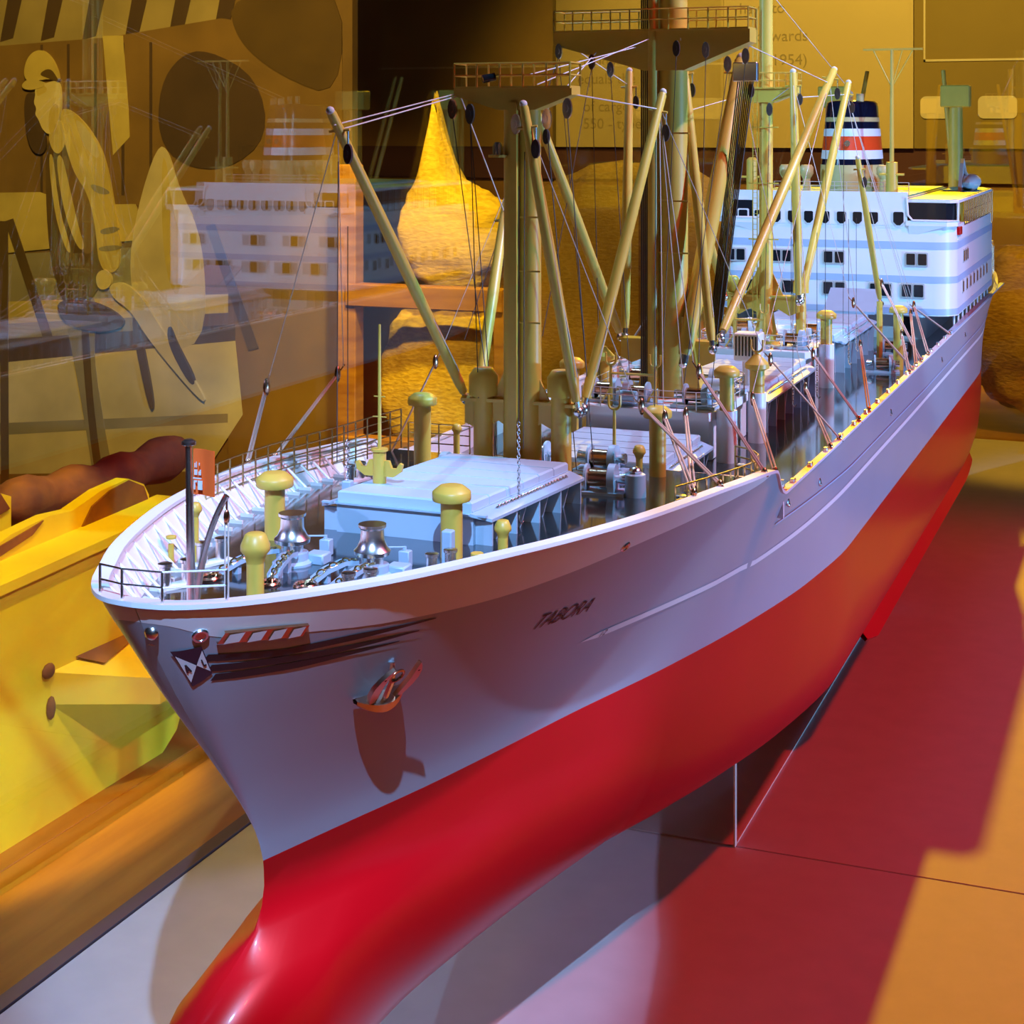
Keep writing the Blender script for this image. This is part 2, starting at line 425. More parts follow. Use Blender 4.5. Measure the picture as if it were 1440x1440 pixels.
# ------------------------------------------------------------------ the setting
def sbox(name, mt, x0, x1, y0, y1, z0, z1, label=None, parent=None, b=0.0):
    o = MB().box(x0, x1, y0, y1, z0, z1, b).build(name, mt, parent, smooth=0)
    return struct(o, label) if parent is None else o
M['floor'] = mat('dark_gallery_floor', (0.10, 0.06, 0.03), 0.6, var=0.2, scale=3)
M['wallbrown'] = mat('brown_gallery_wall', (0.42, 0.22, 0.04), 0.8, scale=2.5, color2=(0.30, 0.14, 0.03))
M['walldark'] = mat('dark_olive_wall', (0.36, 0.25, 0.04), 0.8, var=0.1, scale=3)
M['band'] = mat('dark_brown_band', (0.13, 0.045, 0.03), 0.8, var=0.2, scale=6)
M['panel'] = mat('tan_text_panel', (0.80, 0.62, 0.22), 0.8, var=0.04, scale=4)
M['print'] = mat('grey_print', (0.46, 0.36, 0.13), 0.9)
M['cream'] = mat('cream_print', (0.85, 0.72, 0.36), 0.8)
M['ceil'] = mat('dark_ceiling', (0.05, 0.05, 0.06), 0.9, var=0.1)
sbox('floor', M['floor'], -210, 220, -160, 232, -60, -59)
wb = sbox('wall_back', M['wallbrown'], -210, 220, 231, 234, -59, 150, 'brown gallery wall behind the display')
sbox('wall_left', M['wallbrown'], -213, -210, -160, 234, -59, 150)
# what is printed and mounted on the back wall
pn = MB().box(-76, -14.5, 229.6, 231, 17.2, 75).build('text_panel', M['panel'], wb, smooth=0, label='tan information panel with faint grey text')
def flat_text(body, x, y, z, size, material, name, parent, right=True):
    c = bpy.data.curves.new(name, 'FONT'); c.body = body; c.size = size * K; c.extrude = 0.0004; c.align_x = 'LEFT'
    o = bpy.data.objects.new(name, c); col.objects.link(o)
    dg = bpy.context.evaluated_depsgraph_get(); me = bpy.data.meshes.new_from_object(o.evaluated_get(dg)); bpy.data.objects.remove(o)
    me.materials.append(material); o = bpy.data.objects.new(name, me)
    place(o, (x, y, z), parent); o.rotation_euler = (PI / 2, 0, 0); return o
for s, x, z in (('have to', -43.2, 39.7), ('could load more', -72, 31.3), ('equals the distance', -72, 28.2), ('of cargo cases', -71, 23.4), ('550 - type w', -71, 20.4), ('forwards', -41, 35.0), ('(1954)', -38.5, 31.0)):
    flat_text(s, x, 229.55, z, 2.6, M['print'], 'printed_line', pn)
MB().box(-150, 90, 230.4, 231, 11.6, 17.2).build('wall_band', M['band'], wb, smooth=0, label='dark brown band along the wall')
dp = MB().box(-14.4, 60, 229.9, 231, 17.2, 75).build('dark_panel', M['walldark'], wb, smooth=0, label='dark olive panel with pale outlines')
def rrect(x0, x1, z0, z1, r, n=5):
    P = []
    for cx, cz, a0 in ((x1 - r, z1 - r, 0), (x0 + r, z1 - r, 90), (x0 + r, z0 + r, 180), (x1 - r, z0 + r, 270)):
        for k in range(n + 1):
            a = math.radians(a0 + 90 * k / n); P.append((cx + r * math.cos(a), cz + r * math.sin(a)))
    return P
for x0, x1 in ((-13.4, -7.6), (-4.4, 1.6), (5.0, 11.2)):
    MB().prism(rrect(x0, x1, 22.0, 25.6, 0.9), 'y', 229.7, 229.95).build('printed_window', M['cream'], dp, smooth=0)
MB().box(-12.9, 60, 229.75, 229.95, 31.2, 31.55).box(-12.9, -12.6, 229.75, 229.95, 31.2, 70).build('pale_outline', M['cream'], dp, smooth=0)

# table the model stands on: two boards with a joint, dark edge strip, pine floor of the neighbouring display
table = empty('display_table', (12, 50, -59)); tag(table, 'pale display table under the ship with a cross joint', 'table')
MB().box(-18.7, 60, -70, 37.0, -15.6, -14.0, 0.03).build('table_board', M['board'], table, smooth=0)
MB().box(-18.7, 60, 37.09, 148, -15.6, -14.0, 0.03).build('table_board', M['board'], table, smooth=0)
MB().box(-18.5, 59.5, -69, 147, -59, -15.7).build('table_plinth', M['strip'], table, smooth=0)
st = MB().box(-19.5, -18.75, -70, 148, -15.6, -13.92).build('edge_strip', M['strip'], smooth=0)
tag(st, 'dark narrow strip between table and pine floor', 'strip')
plat = empty('wooden_platform', (-60, 40, -59)); tag(plat, 'pine plank platform left of the ship under the yellow casting', 'platform')
x = -19.55
for k in range(5):
    w = 7.2
    MB().box(x - w + 0.04, x, -70, 110, -15.4, -14.0 - 0.0 * k, 0.03).build('plank', M['wood'], plat, smooth=0); x -= w
MB().box(x + 0.5, -20, -69, 109, -59, -15.5).build('platform_base', M['strip'], plat, smooth=0)
# glass of the case
gl = MB().box(-25.5, -25.1, -60, 149, -13.95, 62).build('glass_pane', M['glass'], smooth=0)
tag(gl, 'tall glass side pane reflecting the ship at the left', 'glass pane')
gb = MB().box(-25, 60, 148.3, 148.7, -15.5, 62).build('glass_pane', M['glass'], smooth=0)
tag(gb, 'glass end pane across the case behind the stern', 'glass pane')
# acrylic cradle plates carrying the hull
M['edge'] = mat('acrylic_edge', (0.72, 0.62, 0.50), 0.25)
def cradle(Y, label):
    m = MB(); pts = []
    for t in np.linspace(PI / 2, 0.12, 20):
        b, y, z = below(Y, t)
        if b > 4.2: break
        pts.append((b, z - 0.02))
    pts.append((4.2, pts[-1][1]))
    poly = [(-a, b) for a, b in pts[::-1]] + [(a, b) for a, b in pts[1:]]
    poly += [(4.2, -13.98), (-4.2, -13.98)]
    m.prism(poly[::-1], 'y', Y - 0.16, Y + 0.16)
    o = m.build('acrylic_support', M['acrylic'], smooth=0); tag(o, label, 'support')
    MB().box(4.2, 4.28, Y - 0.16, Y + 0.16, -13.98, pts[-1][1] - 0.05).build('painted_edge_gleam', M['edge'], o, smooth=0)  # pale strip, the bright gleam of the plate edge put into its colour
    return o
c1 = cradle(37.0, 'clear acrylic plate propping the hull nearest the bow')
MB().box(4.20, 4.26, 37.3, 79.7, -13.99, -13.93).build('base_rail', M['edge'], c1, smooth=0)
cradle(80.0, 'clear acrylic plate propping the hull farther aft')
# ------------------------------------------------------------------ marks on the bow
def lerp(a, b, t): return a + (b - a) * t
def strip_poly(top, bot, n=16):
    """two polylines in (Y,z) sampled to n points each"""
    def samp(P):
        P = np.array(P); d = np.r_[0, np.cumsum(np.hypot(*np.diff(P, axis=0).T))]; t = np.linspace(0, d[-1], n)
        return list(zip(np.interp(t, d, P[:, 0]), np.interp(t, d, P[:, 1])))
    return samp(top), samp(bot)
for top, th in (([(-4.70, 7.33), (-2.74, 7.02), (-0.74, 6.96), (2.03, 6.74)], 0.20), ([(-4.46, 6.99), (-1.55, 6.67), (1.65, 6.46)], 0.20), ([(-4.23, 6.69), (-1.83, 6.48), (1.1, 6.28)], 0.20)):
    bot = [(a, b - th * (0.15 if i == len(top) - 1 else 1)) for i, (a, b) in enumerate(top)]; bot[-1] = (top[-1][0], top[-1][1] - 0.03)
    decal('bow_stripe', [strip_poly(top, bot, 22)], M['black'])
white_line = [(12.33, 3.10), (13.6, 3.06), (22, 2.75), (30, 2.85), (40, 3.05), (61, 3.0), (103, 3.1), (112, 3.15)]
decal('white_stripe', [strip_poly([(a, b + (0.0 if i == 0 else 0.11)) for i, (a, b) in enumerate(white_line)], [(a, b - (0.0 if i == 0 else 0.13)) for i, (a, b) in enumerate(white_line)], 90)], M['white'], 'white stripe along the grey side')
line2 = [(26.8, 4.15), (42, 3.85), (68, 3.7), (112, 3.9)]
decal('plate_line', [strip_poly([(a, b + 0.05) for a, b in line2], [(a, b - 0.03) for a, b in line2], 60)], M['stripe'], off=0.05)
# name, slanting capitals mapped on the plating
def hull_text(body, Y0, z0, sY, sz, slant, name, label, material, parent=None, off=0.03, slope=0.0):
    c = bpy.data.curves.new(name, 'FONT'); c.body = body; c.size = 1.0; c.resolution_u = 4
    o = bpy.data.objects.new(name, c); col.objects.link(o)
    dg = bpy.context.evaluated_depsgraph_get(); me = bpy.data.meshes.new_from_object(o.evaluated_get(dg)); bpy.data.objects.remove(o)
    m = MB(); vs = []
    for v in me.vertices:
        Y = Y0 + (v.co.x + slant * v.co.y) * sY; z = z0 + v.co.y * sz + slope * v.co.x; vs.append(hull_port(Y, z, off))
    m.add(vs, [tuple(p.vertices) for p in me.polygons]); bpy.data.meshes.remove(me)
    return m.build(name, material, parent or tops, smooth=0, label=label)
hull_text('TABORA', 7.75, 4.80, 0.86, 0.72, 0.35, 'ship_name', 'dark slanting letters TABORA', M['letter'], slope=-0.06)
hull_text('12', 13.45, 2.98, 0.5, 0.26, 0.3, 'draft_mark', None, M['letter'], off=0.05)
# company flag emblem: dark field, two white triangles with letters
E0 = [(-5.29, 7.50), (-4.97, 7.62), (-4.32, 6.74), (-4.45, 6.38)]
def emb(u, v):   # bilinear over the plate
    a = [lerp(E0[0][i], E0[1][i], u) for i in (0, 1)]; b = [lerp(E0[3][i], E0[2][i], u) for i in (0, 1)]
    return lerp(a[0], b[0], v), lerp(a[1], b[1], v)
eb = MB(); n = 8
def emb_fill(poly, off, m):
    m.add([hull_port(*emb(u, v), off) for u, v in poly], [tuple(range(len(poly)))])
rows = [[hull_port(*emb(i / n, j / n), 0.03) for i in range(n + 1)] for j in range(n + 1)]
eb.grid(rows); em = eb.build('bow_emblem', M['navy'], tops, smooth=60, label='navy flag emblem with white triangles and letters A and L')
tri = MB(); emb_fill([(0.04, 0.12), (0.5, 0.5), (0.04, 0.88)], 0.05, tri); emb_fill([(0.96, 0.12), (0.96, 0.88), (0.5, 0.5)], 0.05, tri)
for dv in (0,): tri.build('bow_emblem_triangles', M['white'], tops, smooth=0)
let = MB()
def estroke(P, w=0.03):
    for (u0, v0), (u1, v1) in zip(P[:-1], P[1:]):
        d = Vector((u1 - u0, v1 - v0)).normalized(); q = Vector((-d.y, d.x)) * w
        emb_fill([(u0 + q.x, v0 + q.y), (u1 + q.x, v1 + q.y), (u1 - q.x, v1 - q.y), (u0 - q.x, v0 - q.y)], 0.065, let)
estroke([(0.10, 0.60), (0.16, 0.38), (0.24, 0.60)]); estroke([(0.12, 0.53), (0.22, 0.53)])
estroke([(0.78, 0.38), (0.78, 0.60), (0.90, 0.60)])
let.build('bow_emblem_letters', M['letter'], tops, smooth=0)
# hawse rings, fairlead, small side ports
def ring_on_hull(Y, z, r, name, r2=0.05, mt='chrome', fill='brass'):
    p = Vector(hull_port(Y, z, 0.03)); q = Vector(hull_port(Y, z, 0.5)); n = (q - p).normalized()
    a = n.orthogonal().normalized(); c = n.cross(a)
    m = MB(); m.tube([p + (a * math.cos(t) + c * math.sin(t)) * r for t in np.linspace(0, 2 * PI, 17)[:-1]], r2, 6, True)
    o = m.build(name, M[mt], ship)
    d = MB(); d.cyl(p - n * 0.04, p + n * 0.02, r, n=14); d.build('hole', M[fill], o); return o
for Y, z in ((-5.55, 8.1), (-5.0, 8.1)): pass
ring_on_hull(-5.15, 7.94, 0.17, 'hawse_ring'); ring_on_hull(10.4, 7.02, 0.16, 'hawse_ring')
m = MB(); p = Vector((0.42, -6.0, 8.12)); m.ball((0.2, -5.72, 8.05), 0.2, 0.14, 0.2); m.build('hawse_ring', M['chrome'], ship)
for Y, z in ((27.9, 4.85), (33.9, 4.5), (53.5, 4.5), (76, 4.5), (90, 4.6)):
    m = MB(); a = hull_port(Y, z, 0.02); m.ball(a, 0.07, 0.16, 0.2); m.ball((a[0] + 0.05, a[1], a[2] - 0.1), 0.05, 0.1, 0.1); m.build('side_port', M['chrome'], ship)
m = MB(); top = [(-4.74, 8.0), (-3.7, 7.88), (-2.6, 7.72)]
A = strip_poly(top, [(a, b - 0.30) for a, b in top], 15)
m.grid([[hull_port(Y, z, 0.03) for Y, z in A[0]], [hull_port(Y, z, 0.12) for Y, z in A[0]], [hull_port(Y, z, 0.12) for Y, z in A[1]], [hull_port(Y, z, 0.03) for Y, z in A[1]]])
fl = m.build('roller_fairlead', M['brass'], ship, smooth=0)
for t in (0.08, 0.36, 0.64, 0.92):
    Y = lerp(-4.62, -2.72, t); z = lerp(7.85, 7.59, t); w = 0.16
    MB().grid([[hull_port(Y - w, z + 0.13, 0.15), hull_port(Y + w, z + 0.13, 0.15)], [hull_port(Y - w, z - 0.13, 0.15), hull_port(Y + w, z - 0.13, 0.15)]]).build('roller', M['white'], fl, smooth=0)  # chrome rollers, their bright reflections put in as plain white
# anchor, in the frame of the plating where it hangs: a along, b up, c out
AP = Vector(hull_port(1.45, 5.1, 0.0)); AN = (Vector(hull_port(1.45, 5.1, 1.0)) - AP).normalized()
AT = (Vector(hull_port(1.95, 5.1)) - Vector(hull_port(0.95, 5.1))).normalized(); AU = AT.cross(AN).normalized()
if AU.z < 0: AU = -AU
def on(a, b, c): return tuple(AP + AT * a + AU * b + AN * c)
an = empty('anchor', on(0, -0.8, 0), ship); an['label'] = 'polished anchor hanging at the bow'
for sg in (-1, 1):
    m = MB(); rows = []
    for t, cx, w in ((0, 0.42, 0.10), (0.15, 0.52, 0.16), (0.35, 0.62, 0.20), (0.55, 0.66, 0.20), (0.75, 0.62, 0.16), (0.9, 0.54, 0.09), (1.0, 0.47, 0.015)):
        b = lerp(-0.62, 1.0, t); c = 0.30 + 0.22 * t
        rows.append([on(sg * (cx - w), b, c), on(sg * (cx - w * 0.8), b, c + 0.12), on(sg * (cx + w * 0.8), b, c + 0.12), on(sg * (cx + w), b, c)])
    m.grid(rows, closed=True); f = m.build('fluke', M['anchor'], an, smooth=40)
    MB().cyl(on(sg * 0.62, 0.62, 0.56), on(sg * 0.62, 0.62, 0.59), 0.045, n=8).build('fluke_hole', M['dark'], an)
m = MB(); cr = []
for t in np.linspace(-1, 1, 11):
    q = 1 - t * t; w = 0.05 + 0.34 * q
    cr.append([on(t * 0.88, -0.52 + 0.03 * abs(t), 0.10), on(t * 0.88, -0.50, 0.22 + 0.36 * q), on(t * 0.88, -0.58 - 0.14 * q, 0.26 + 0.40 * q), on(t * 0.88, -0.60 - w, 0.12 + 0.22 * q), on(t * 0.88, -0.56 - w * 0.6, 0.04)])
m.grid(cr, closed=True); m.build('crown', M['anchor'], an, smooth=50)
MB().tube([on(0, -0.55, 0.35), on(0, 0.2, 0.3), on(0, 0.6, 0.05)], [0.13, 0.12, 0.1], 8).build('shank', M['chrome'], an)
MB().tube([on(0.24 * math.cos(t), 0.42 + 0.2 * math.sin(t), 0.42) for t in np.linspace(0, 2 * PI, 15)[:-1]], 0.045, 6, True).build('ring', M['brass'], an)
# bilge keel, port and starboard
for sg in SIDES:
    m = MB(); rows = [[], [], [], []]
    for Y in np.linspace(50, 104, 30):
        n_ = sect_n(Y); t0 = PI * 0.25; b, y, z = below(Y, t0); d = Vector((1, 0, -1)).normalized()
        e = 0.9 if 50.5 < Y < 103.5 else 0.5
        for r, (o, w) in enumerate(((-0.15, 0.16), (e, 0.10), (e, -0.10), (-0.15, -0.16))):
            rows[r].append((sg * (b + d.x * o + 0.7 * w), Y, z + d.z * o + 0.7 * w))
    m.grid([rows[0], rows[1], rows[2], rows[3], rows[0]]); m.build('bilge_keel', M['orange'] if False else M['red'], ship, smooth=40)
m = MB().prism([(127, 2), (133.5, 2), (134.5, -7.6), (128.5, -7.6)], 'x', -0.3, 0.3); m.build('rudder', M['red'], ship)

# ------------------------------------------------------------------ ventilators
def vent(x, Y, z, ztop, hw, tw, style='mush', zwhite=None, rwhite=0.45, crutch=False):
    m = MB()
    if zwhite:
        w = MB().lathe((x, Y, z), [(rwhite, 0), (rwhite, zwhite - z)], 20)
        root = w.build('ventilator', M['white'], ship, org=(x, Y, z), label='white ventilator trunk with yellow mushroom cap')
        MB().lathe((x, Y, zwhite), [(tw, 0), (tw, ztop - zwhite - 0.5)], 16).build('neck', M['yellow'], root)
    else:
        h = ztop - z
        root = m.lathe((x, Y, z), [(tw, 0), (tw, h - 0.25)], 18).build('ventilator', M['yellow'], ship, org=(x, Y, z))
    t = ztop
    if style == 'mush': prof = [(tw * 0.9, -0.80 * hw), (hw * 0.96, -0.78 * hw), (hw, -0.70 * hw), (hw, -0.36 * hw), (hw * 0.94, -0.28 * hw), (hw * 0.62, -0.03 * hw), (hw * 0.5, 0)]
    elif style == 'knob': prof = [(tw, -2.0 * hw), (hw * 0.72, -1.5 * hw), (hw, -1.15 * hw), (hw * 1.0, -0.8 * hw), (hw * 0.7, -0.1 * hw), (hw * 0.55, 0)]
    elif style == 'flat': prof = [(hw, -0.5 * hw), (hw, -0.08 * hw), (hw * 0.92, 0)]
    elif style == 'tall': prof = [(tw, -1.9 * hw), (hw, -1.85 * hw), (hw, -0.55 * hw), (hw * 0.66, -0.02), (hw * 0.55, 0)]
    elif style == 'cone': prof = [(tw, -1.3 * hw), (hw, -1.1 * hw), (hw, -0.75 * hw), (hw * 0.9, -0.66 * hw), (hw * 0.35, -0.1 * hw), (hw * 0.3, 0)]
    MB().lathe((x, Y, t), prof, 20).build('cap', M['yellow'], root)
    if crutch:
        a = [(x + 0.3 * math.cos(q), Y, t + 0.42 + 0.3 * math.sin(q)) for q in np.linspace(PI, 2 * PI, 9)]
        MB().tube([(a[0][0], Y, t + 0.75)] + a + [(a[-1][0], Y, t + 0.75)], 0.06, 6).cyl((x, Y, t - 0.05), (x, Y, t + 0.14), 0.09, n=8).build('crutch', M['yellow'], root)
    return root
vent(-3.85, 7.3, 6.9, 9.15, 0.62, 0.34)
vent(2.54, 7.27, 6.9, 9.25, 0.62, 0.35)
vent(-0.31, 0.1, 7.22, 9.12, 0.42, 0.25, 'knob')
vent(-4.35, 3.3, 7.05, 8.95, 0.22, 0.12, 'knob')
vent(-4.75, 2.6, 7.08, 8.05, 0.16, 0.09, 'flat')
vent(4.26, 7.33, 6.9, 8.28, 0.27, 0.16, 'knob')
vent(3.83, 6.29, 6.93, 7.47, 0.20, 0.12, 'flat')
vent(-5.6, 22.6, 6.0, 9.35, 0.62, 0.36)
vent(3.85, 25.4, 5.95, 8.95, 0.60, 0.35)
vent(3.85, 22.86, 6.05, 7.78, 0.26, 0.14, 'knob')
vent(-4.9, 24.6, 6.0, 7.75, 0.22, 0.13, 'knob')
vent(3.93, 36.6, MAIN, 9.1, 0.62, 0.35, 'mush', 7.0, 0.5)
vent(4.13, 42.0, MAIN, 8.98, 0.62, 0.38, 'cone', 7.05, 0.46, True)
vent(4.01, 60.9, MAIN, 9.25, 0.62, 0.36, 'mush', 7.2, 0.48)
vent(7.0, 70.1, MAIN, 8.75, 0.60, 0.33)
vent(-3.93, 36.6, MAIN, 9.1, 0.62, 0.35, 'mush', 7.0, 0.5)
vent(-4.13, 42.0, MAIN, 8.98, 0.62, 0.38, 'cone', 7.05, 0.46)
vent(-4.01, 60.9, MAIN, 9.25, 0.62, 0.36, 'mush', 7.2, 0.48)
vent(-1.55, 19.6, 6.2, 11.05, 0.58, 0.40, 'tall')
vent(1.75, 19.5, 6.2, 11.15, 0.55, 0.40, 'tall')
vent(2.2, 62.0, 6.95, 11.1, 0.50, 0.32, 'tall'); vent(-2.2, 62.0, 6.95, 11.1, 0.50, 0.32, 'tall')
# boom crutch post on the foredeck
cp = MB().lathe((-1.84, 11.0, 6.7), [(0.24, 0), (0.23, 2.6), (0.30, 2.62), (0.30, 2.70)], 14).build('crutch_post', M['yellow'], ship, org=(-1.84, 11.0, 6.7))
cp['label'] = 'yellow post with two curved boom crutches'
for sg in SIDES:
    P = [(-1.84 + sg * 0.2, 1.75), (-1.84 + sg * 0.55, 1.75), (-1.84 + sg * 0.85, 1.95), (-1.84 + sg * 0.9, 2.2), (-1.84 + sg * 0.8, 2.25), (-1.84 + sg * 0.66, 2.05), (-1.84 + sg * 0.48, 2.05), (-1.84 + sg * 0.38, 2.3), (-1.84 + sg * 0.2, 2.3)]
    MB().prism([(a, 6.7 + b) for a, b in P], 'y', 10.93, 11.07).build('arm', M['yellow'], cp, smooth=0)
MB().cyl((-1.84, 11.0, 9.4), (-1.84, 11.0, 13.7), 0.07, 0.045, 8).cyl((-2.1, 11, 10.5), (-1.58, 11, 10.5), 0.025, n=5).cyl((-2.05, 11, 11.2), (-1.63, 11, 11.2), 0.025, n=5).build('aerial', M['yellow'], cp)

# ------------------------------------------------------------------ foredeck gear
def bollard_pair(x, Y, rz, z=None, r=0.17, h=0.55):
    z = deck_z(Y) + 0.03 if z is None else z
    d = Vector((math.cos(rz), math.sin(rz), 0)) * 0.36
    root = MB().cyl((x, Y, z), (x, Y, z + 0.06), 0.01, n=4)
    b = MB(); q = Vector((-d.y, d.x, 0)).normalized() * 0.26; c = Vector((x, Y, z)); e = d * 1.9
    P = [c - e - q, c + e - q, c + e + q, c - e + q]
    b.add([p for p in P] + [p + Vector((0, 0, 0.08)) for p in P], [(3, 2, 1, 0), (4, 5, 6, 7), (0, 1, 5, 4), (1, 2, 6, 5), (2, 3, 7, 6), (3, 0, 4, 7)])
    root = b.build('bollard_pair', M['white'], ship, org=(x, Y, z), smooth=0)
    for s in (-1, 1):
        p = c + d * s
        MB().lathe((p.x, p.y, p.z + 0.08), [(r, 0), (r, h), (r * 1.25, h + 0.03), (r * 1.25, h + 0.11), (r * 0.9, h + 0.13)], 14).build('bollard', M['chrome'], root)
for x, Y, a in ((-3.05, 0.3, 1.1), (-3.75, 3.3, 1.2), (3.25, 4.9, 1.1), (-6.6, 18.4, 1.4), (2.2, 1.6, 1.0), (7.1, 18, 1.4)): bollard_pair(x, Y, a)
def capstan(x, Y):
    z = deck_z(Y)
    root = MB().lathe((x, Y, z), [(0.62, 0), (0.62, 0.12), (0.5, 0.2), (0.5, 0.42)], 18).build('capstan', M['blue'], ship, org=(x, Y, z), label='chain capstan with polished drum')
    MB().lathe((x, Y, z + 0.42), [(0.34, 0), (0.34, 0.22), (0.54, 0.3), (0.56, 0.42), (0.46, 0.52), (0.36, 0.75), (0.35, 1.05), (0.42, 1.12), (0.42, 1.2)], 24).build('drum', M['chrome'], root)
    MB().box(x + 0.3, x + 0.95, Y + 0.2, Y + 0.8, z, z + 0.35, 0.05).build('gearbox', M['blue'], root)
    MB().box(x + 0.2, x + 0.55, Y + 1.35, Y + 1.65, z, z + 0.5, 0.02).cyl((x + 0.35, Y + 1.5, z + 0.5), (x + 0.35, Y + 1.5, z + 0.62), 0.06, n=8).cyl((x + 0.35, Y + 1.5, z + 0.6), (x - 0.35, Y + 1.1, z + 0.62), 0.03, n=6).build('control_stand', M['blue'], root)
    return root
capstan(-1.5, 4.3); capstan(1.45, 3.9)
link_mesh = None
def chain(name, pts, size, parent, mt='gold'):
    """links along a polyline, alternately turned, one mesh"""
    P = np.array(pts, float); d = np.r_[0, np.cumsum(np.linalg.norm(np.diff(P, axis=0), axis=1))]; n = max(3, int(d[-1] / (size * 1.25)))
    m = MB()
    for k in range(n):
        t = (k + 0.5) / n * d[-1]; c = Vector([np.interp(t, d, P[:, i]) for i in range(3)]); c2 = Vector([np.interp(min(t + 0.02, d[-1]), d, P[:, i]) for i in range(3)])
        dr = (c2 - c)
        if dr.length < 1e-6: dr = Vector(P[-1] - P[0])
        dr.normalize(); a = dr.orthogonal().normalized()
        if k % 2: a = dr.cross(a)
        m.tube([c + dr * math.cos(q) * size * 0.8 + a * math.sin(q) * size * 0.48 for q in np.linspace(0, 2 * PI, 9)[:-1]], size * 0.17, 4, True)
    return m.build(name, M[mt], parent)
for i, (x0, y0, x1, y1) in enumerate(((-1.9, 4.0, -2.75, 1.6), (-1.2, 3.8, -0.85, 1.75), (1.05, 3.6, 0.25, 2.0), (1.75, 3.4, 1.35, 1.0))):
    z = deck_z(y0); z1 = deck_z(y1)
    pts = [(x0, y0, z + 0.55), (lerp(x0, x1, 0.25), lerp(y0, y1, 0.25), z + 0.62), (lerp(x0, x1, 0.6), lerp(y0, y1, 0.6), z + 0.5), (lerp(x0, x1, 0.85), lerp(y0, y1, 0.85), z1 + 0.22), (x1, y1, z1 + 0.03)]
    ch = MB(); A = Vector((x0, y0, 0)); B = Vector((x1, y1, 0)); u = (B - A).normalized(); q = Vector((-u.y, u.x, 0)) * 0.17
    rows = [[], [], [], []]
    for p in pts[:4]:
        v = Vector(p) - Vector((0, 0, 0.12))
        for r, o in enumerate((q + Vector((0, 0, 0.14)), q, -q, -q + Vector((0, 0, 0.14)))): rows[r].append(v + o)
    ch.grid(rows)
    mid = Vector(pts[1]); ch.box(mid.x - 0.1, mid.x + 0.1, mid.y - 0.1, mid.y + 0.1, z, mid.z - 0.12); mid = Vector(pts[2]); ch.box(mid.x - 0.1, mid.x + 0.1, mid.y - 0.1, mid.y + 0.1, deck_z(mid.y), mid.z - 0.12)
    root = ch.build('chain_guide', M['blue'], ship, smooth=0, label='blue trough carrying an anchor chain')
    chain('anchor_chain', pts, 0.17, root)
    MB().tube([(x1 + 0.3 * math.cos(t), y1 + 0.36 * math.sin(t), z1 + 0.07) for t in np.linspace(0, 2 * PI, 17)[:-1]], 0.07, 6, True).build('spurling_ring', M['brass'], root)
# jackstaff with flag, anchor davit, breast hook plate, front railing
js = MB().cyl((0, -3.6, 7.4), (0, -3.75, 12.3), 0.13, 0.09, 10).build('jackstaff', M['chrome'], ship, org=(0, -3.6, 7.4))
MB().lathe((0, -3.75, 12.28), [(0.08, 0), (0.19, 0.04), (0.19, 0.12), (0.1, 0.18)], 12).build('truck', M['chrome'], js)
fr = []
for i in range(7):
    u = i / 6; fr.append([(0.12 + 0.66 * u, -3.72 + 0.05 * math.sin(u * 5), 12.22 - 0.02 * u - 1.18 * k) for k in (0, 0.5, 1)])
fm = MB().grid(fr).grid([[(x, y + 0.02, z) for x, y, z in r] for r in fr], True)
fg = fm.build('flag', M['flag'], js, smooth=60, label='orange red flag with a white castle gate emblem')
# white castle emblem on the flag: base wall with arch, course line, two small towers
fe = MB()
def fq(u0, u1, v0, v1):
    y = -3.80; fe.box(0.12 + 0.66 * u0, 0.12 + 0.66 * u1, y, y + 0.012, 12.2 - 1.18 * v1, 12.2 - 1.18 * v0)
for a in ((0.10, 0.16, 0.66, 0.86), (0.16, 0.24, 0.66, 0.70), (0.28, 0.48, 0.66, 0.86), (0.06, 0.44, 0.60, 0.625), (0.12, 0.17, 0.42, 0.54), (0.19, 0.25, 0.42, 0.54), (0.31, 0.36, 0.46, 0.54), (0.37, 0.42, 0.42, 0.54), (0.13, 0.16, 0.28, 0.38), (0.20, 0.23, 0.25, 0.38), (0.33, 0.36, 0.27, 0.33)): fq(*a)
fe.build('castle_emblem', M['white'], js, smooth=0)
P = [(0.12, -3.6, 7.9)] + [(0.12 + 0.05 * t + 0.75 * (1 - math.cos(t * PI / 2)), -3.6 + 0.2 * t, 7.9 + 2.0 * t + 1.1 * math.sin(t * PI / 2)) for t in np.linspace(0.1, 1, 9)]
dv = MB().tube(P, [0.10] * 4 + [0.085] * 6, 8).build('anchor_davit', M['chrome'], ship)
e = P[-1]
MB().cyl(e, (e[0], e[1], e[2] - 0.35), 0.03, n=6).ball((e[0], e[1], e[2] - 0.55), 0.07, 0.12, 0.2).build('pulley_block', M['brass'], dv)
MB().cyl((e[0] - 0.05, e[1], e[2] - 0.7), (e[0] - 0.08, e[1] + 0.05, 7.5), 0.022, n=5).cyl((e[0] + 0.05, e[1], e[2] - 0.7), (e[0] + 0.02, e[1] + 0.05, 7.5), 0.022, n=5).build('fall_rope', M['thread'], dv)
m = MB(); m.prism([(-0.3, -4.9), (0.5, -4.9), (1.15, -4.0), (0.6, -3.4), (-0.8, -3.9)], 'z', 7.7, 7.78); m.build('breast_hook', M['blue'], ship, smooth=0)
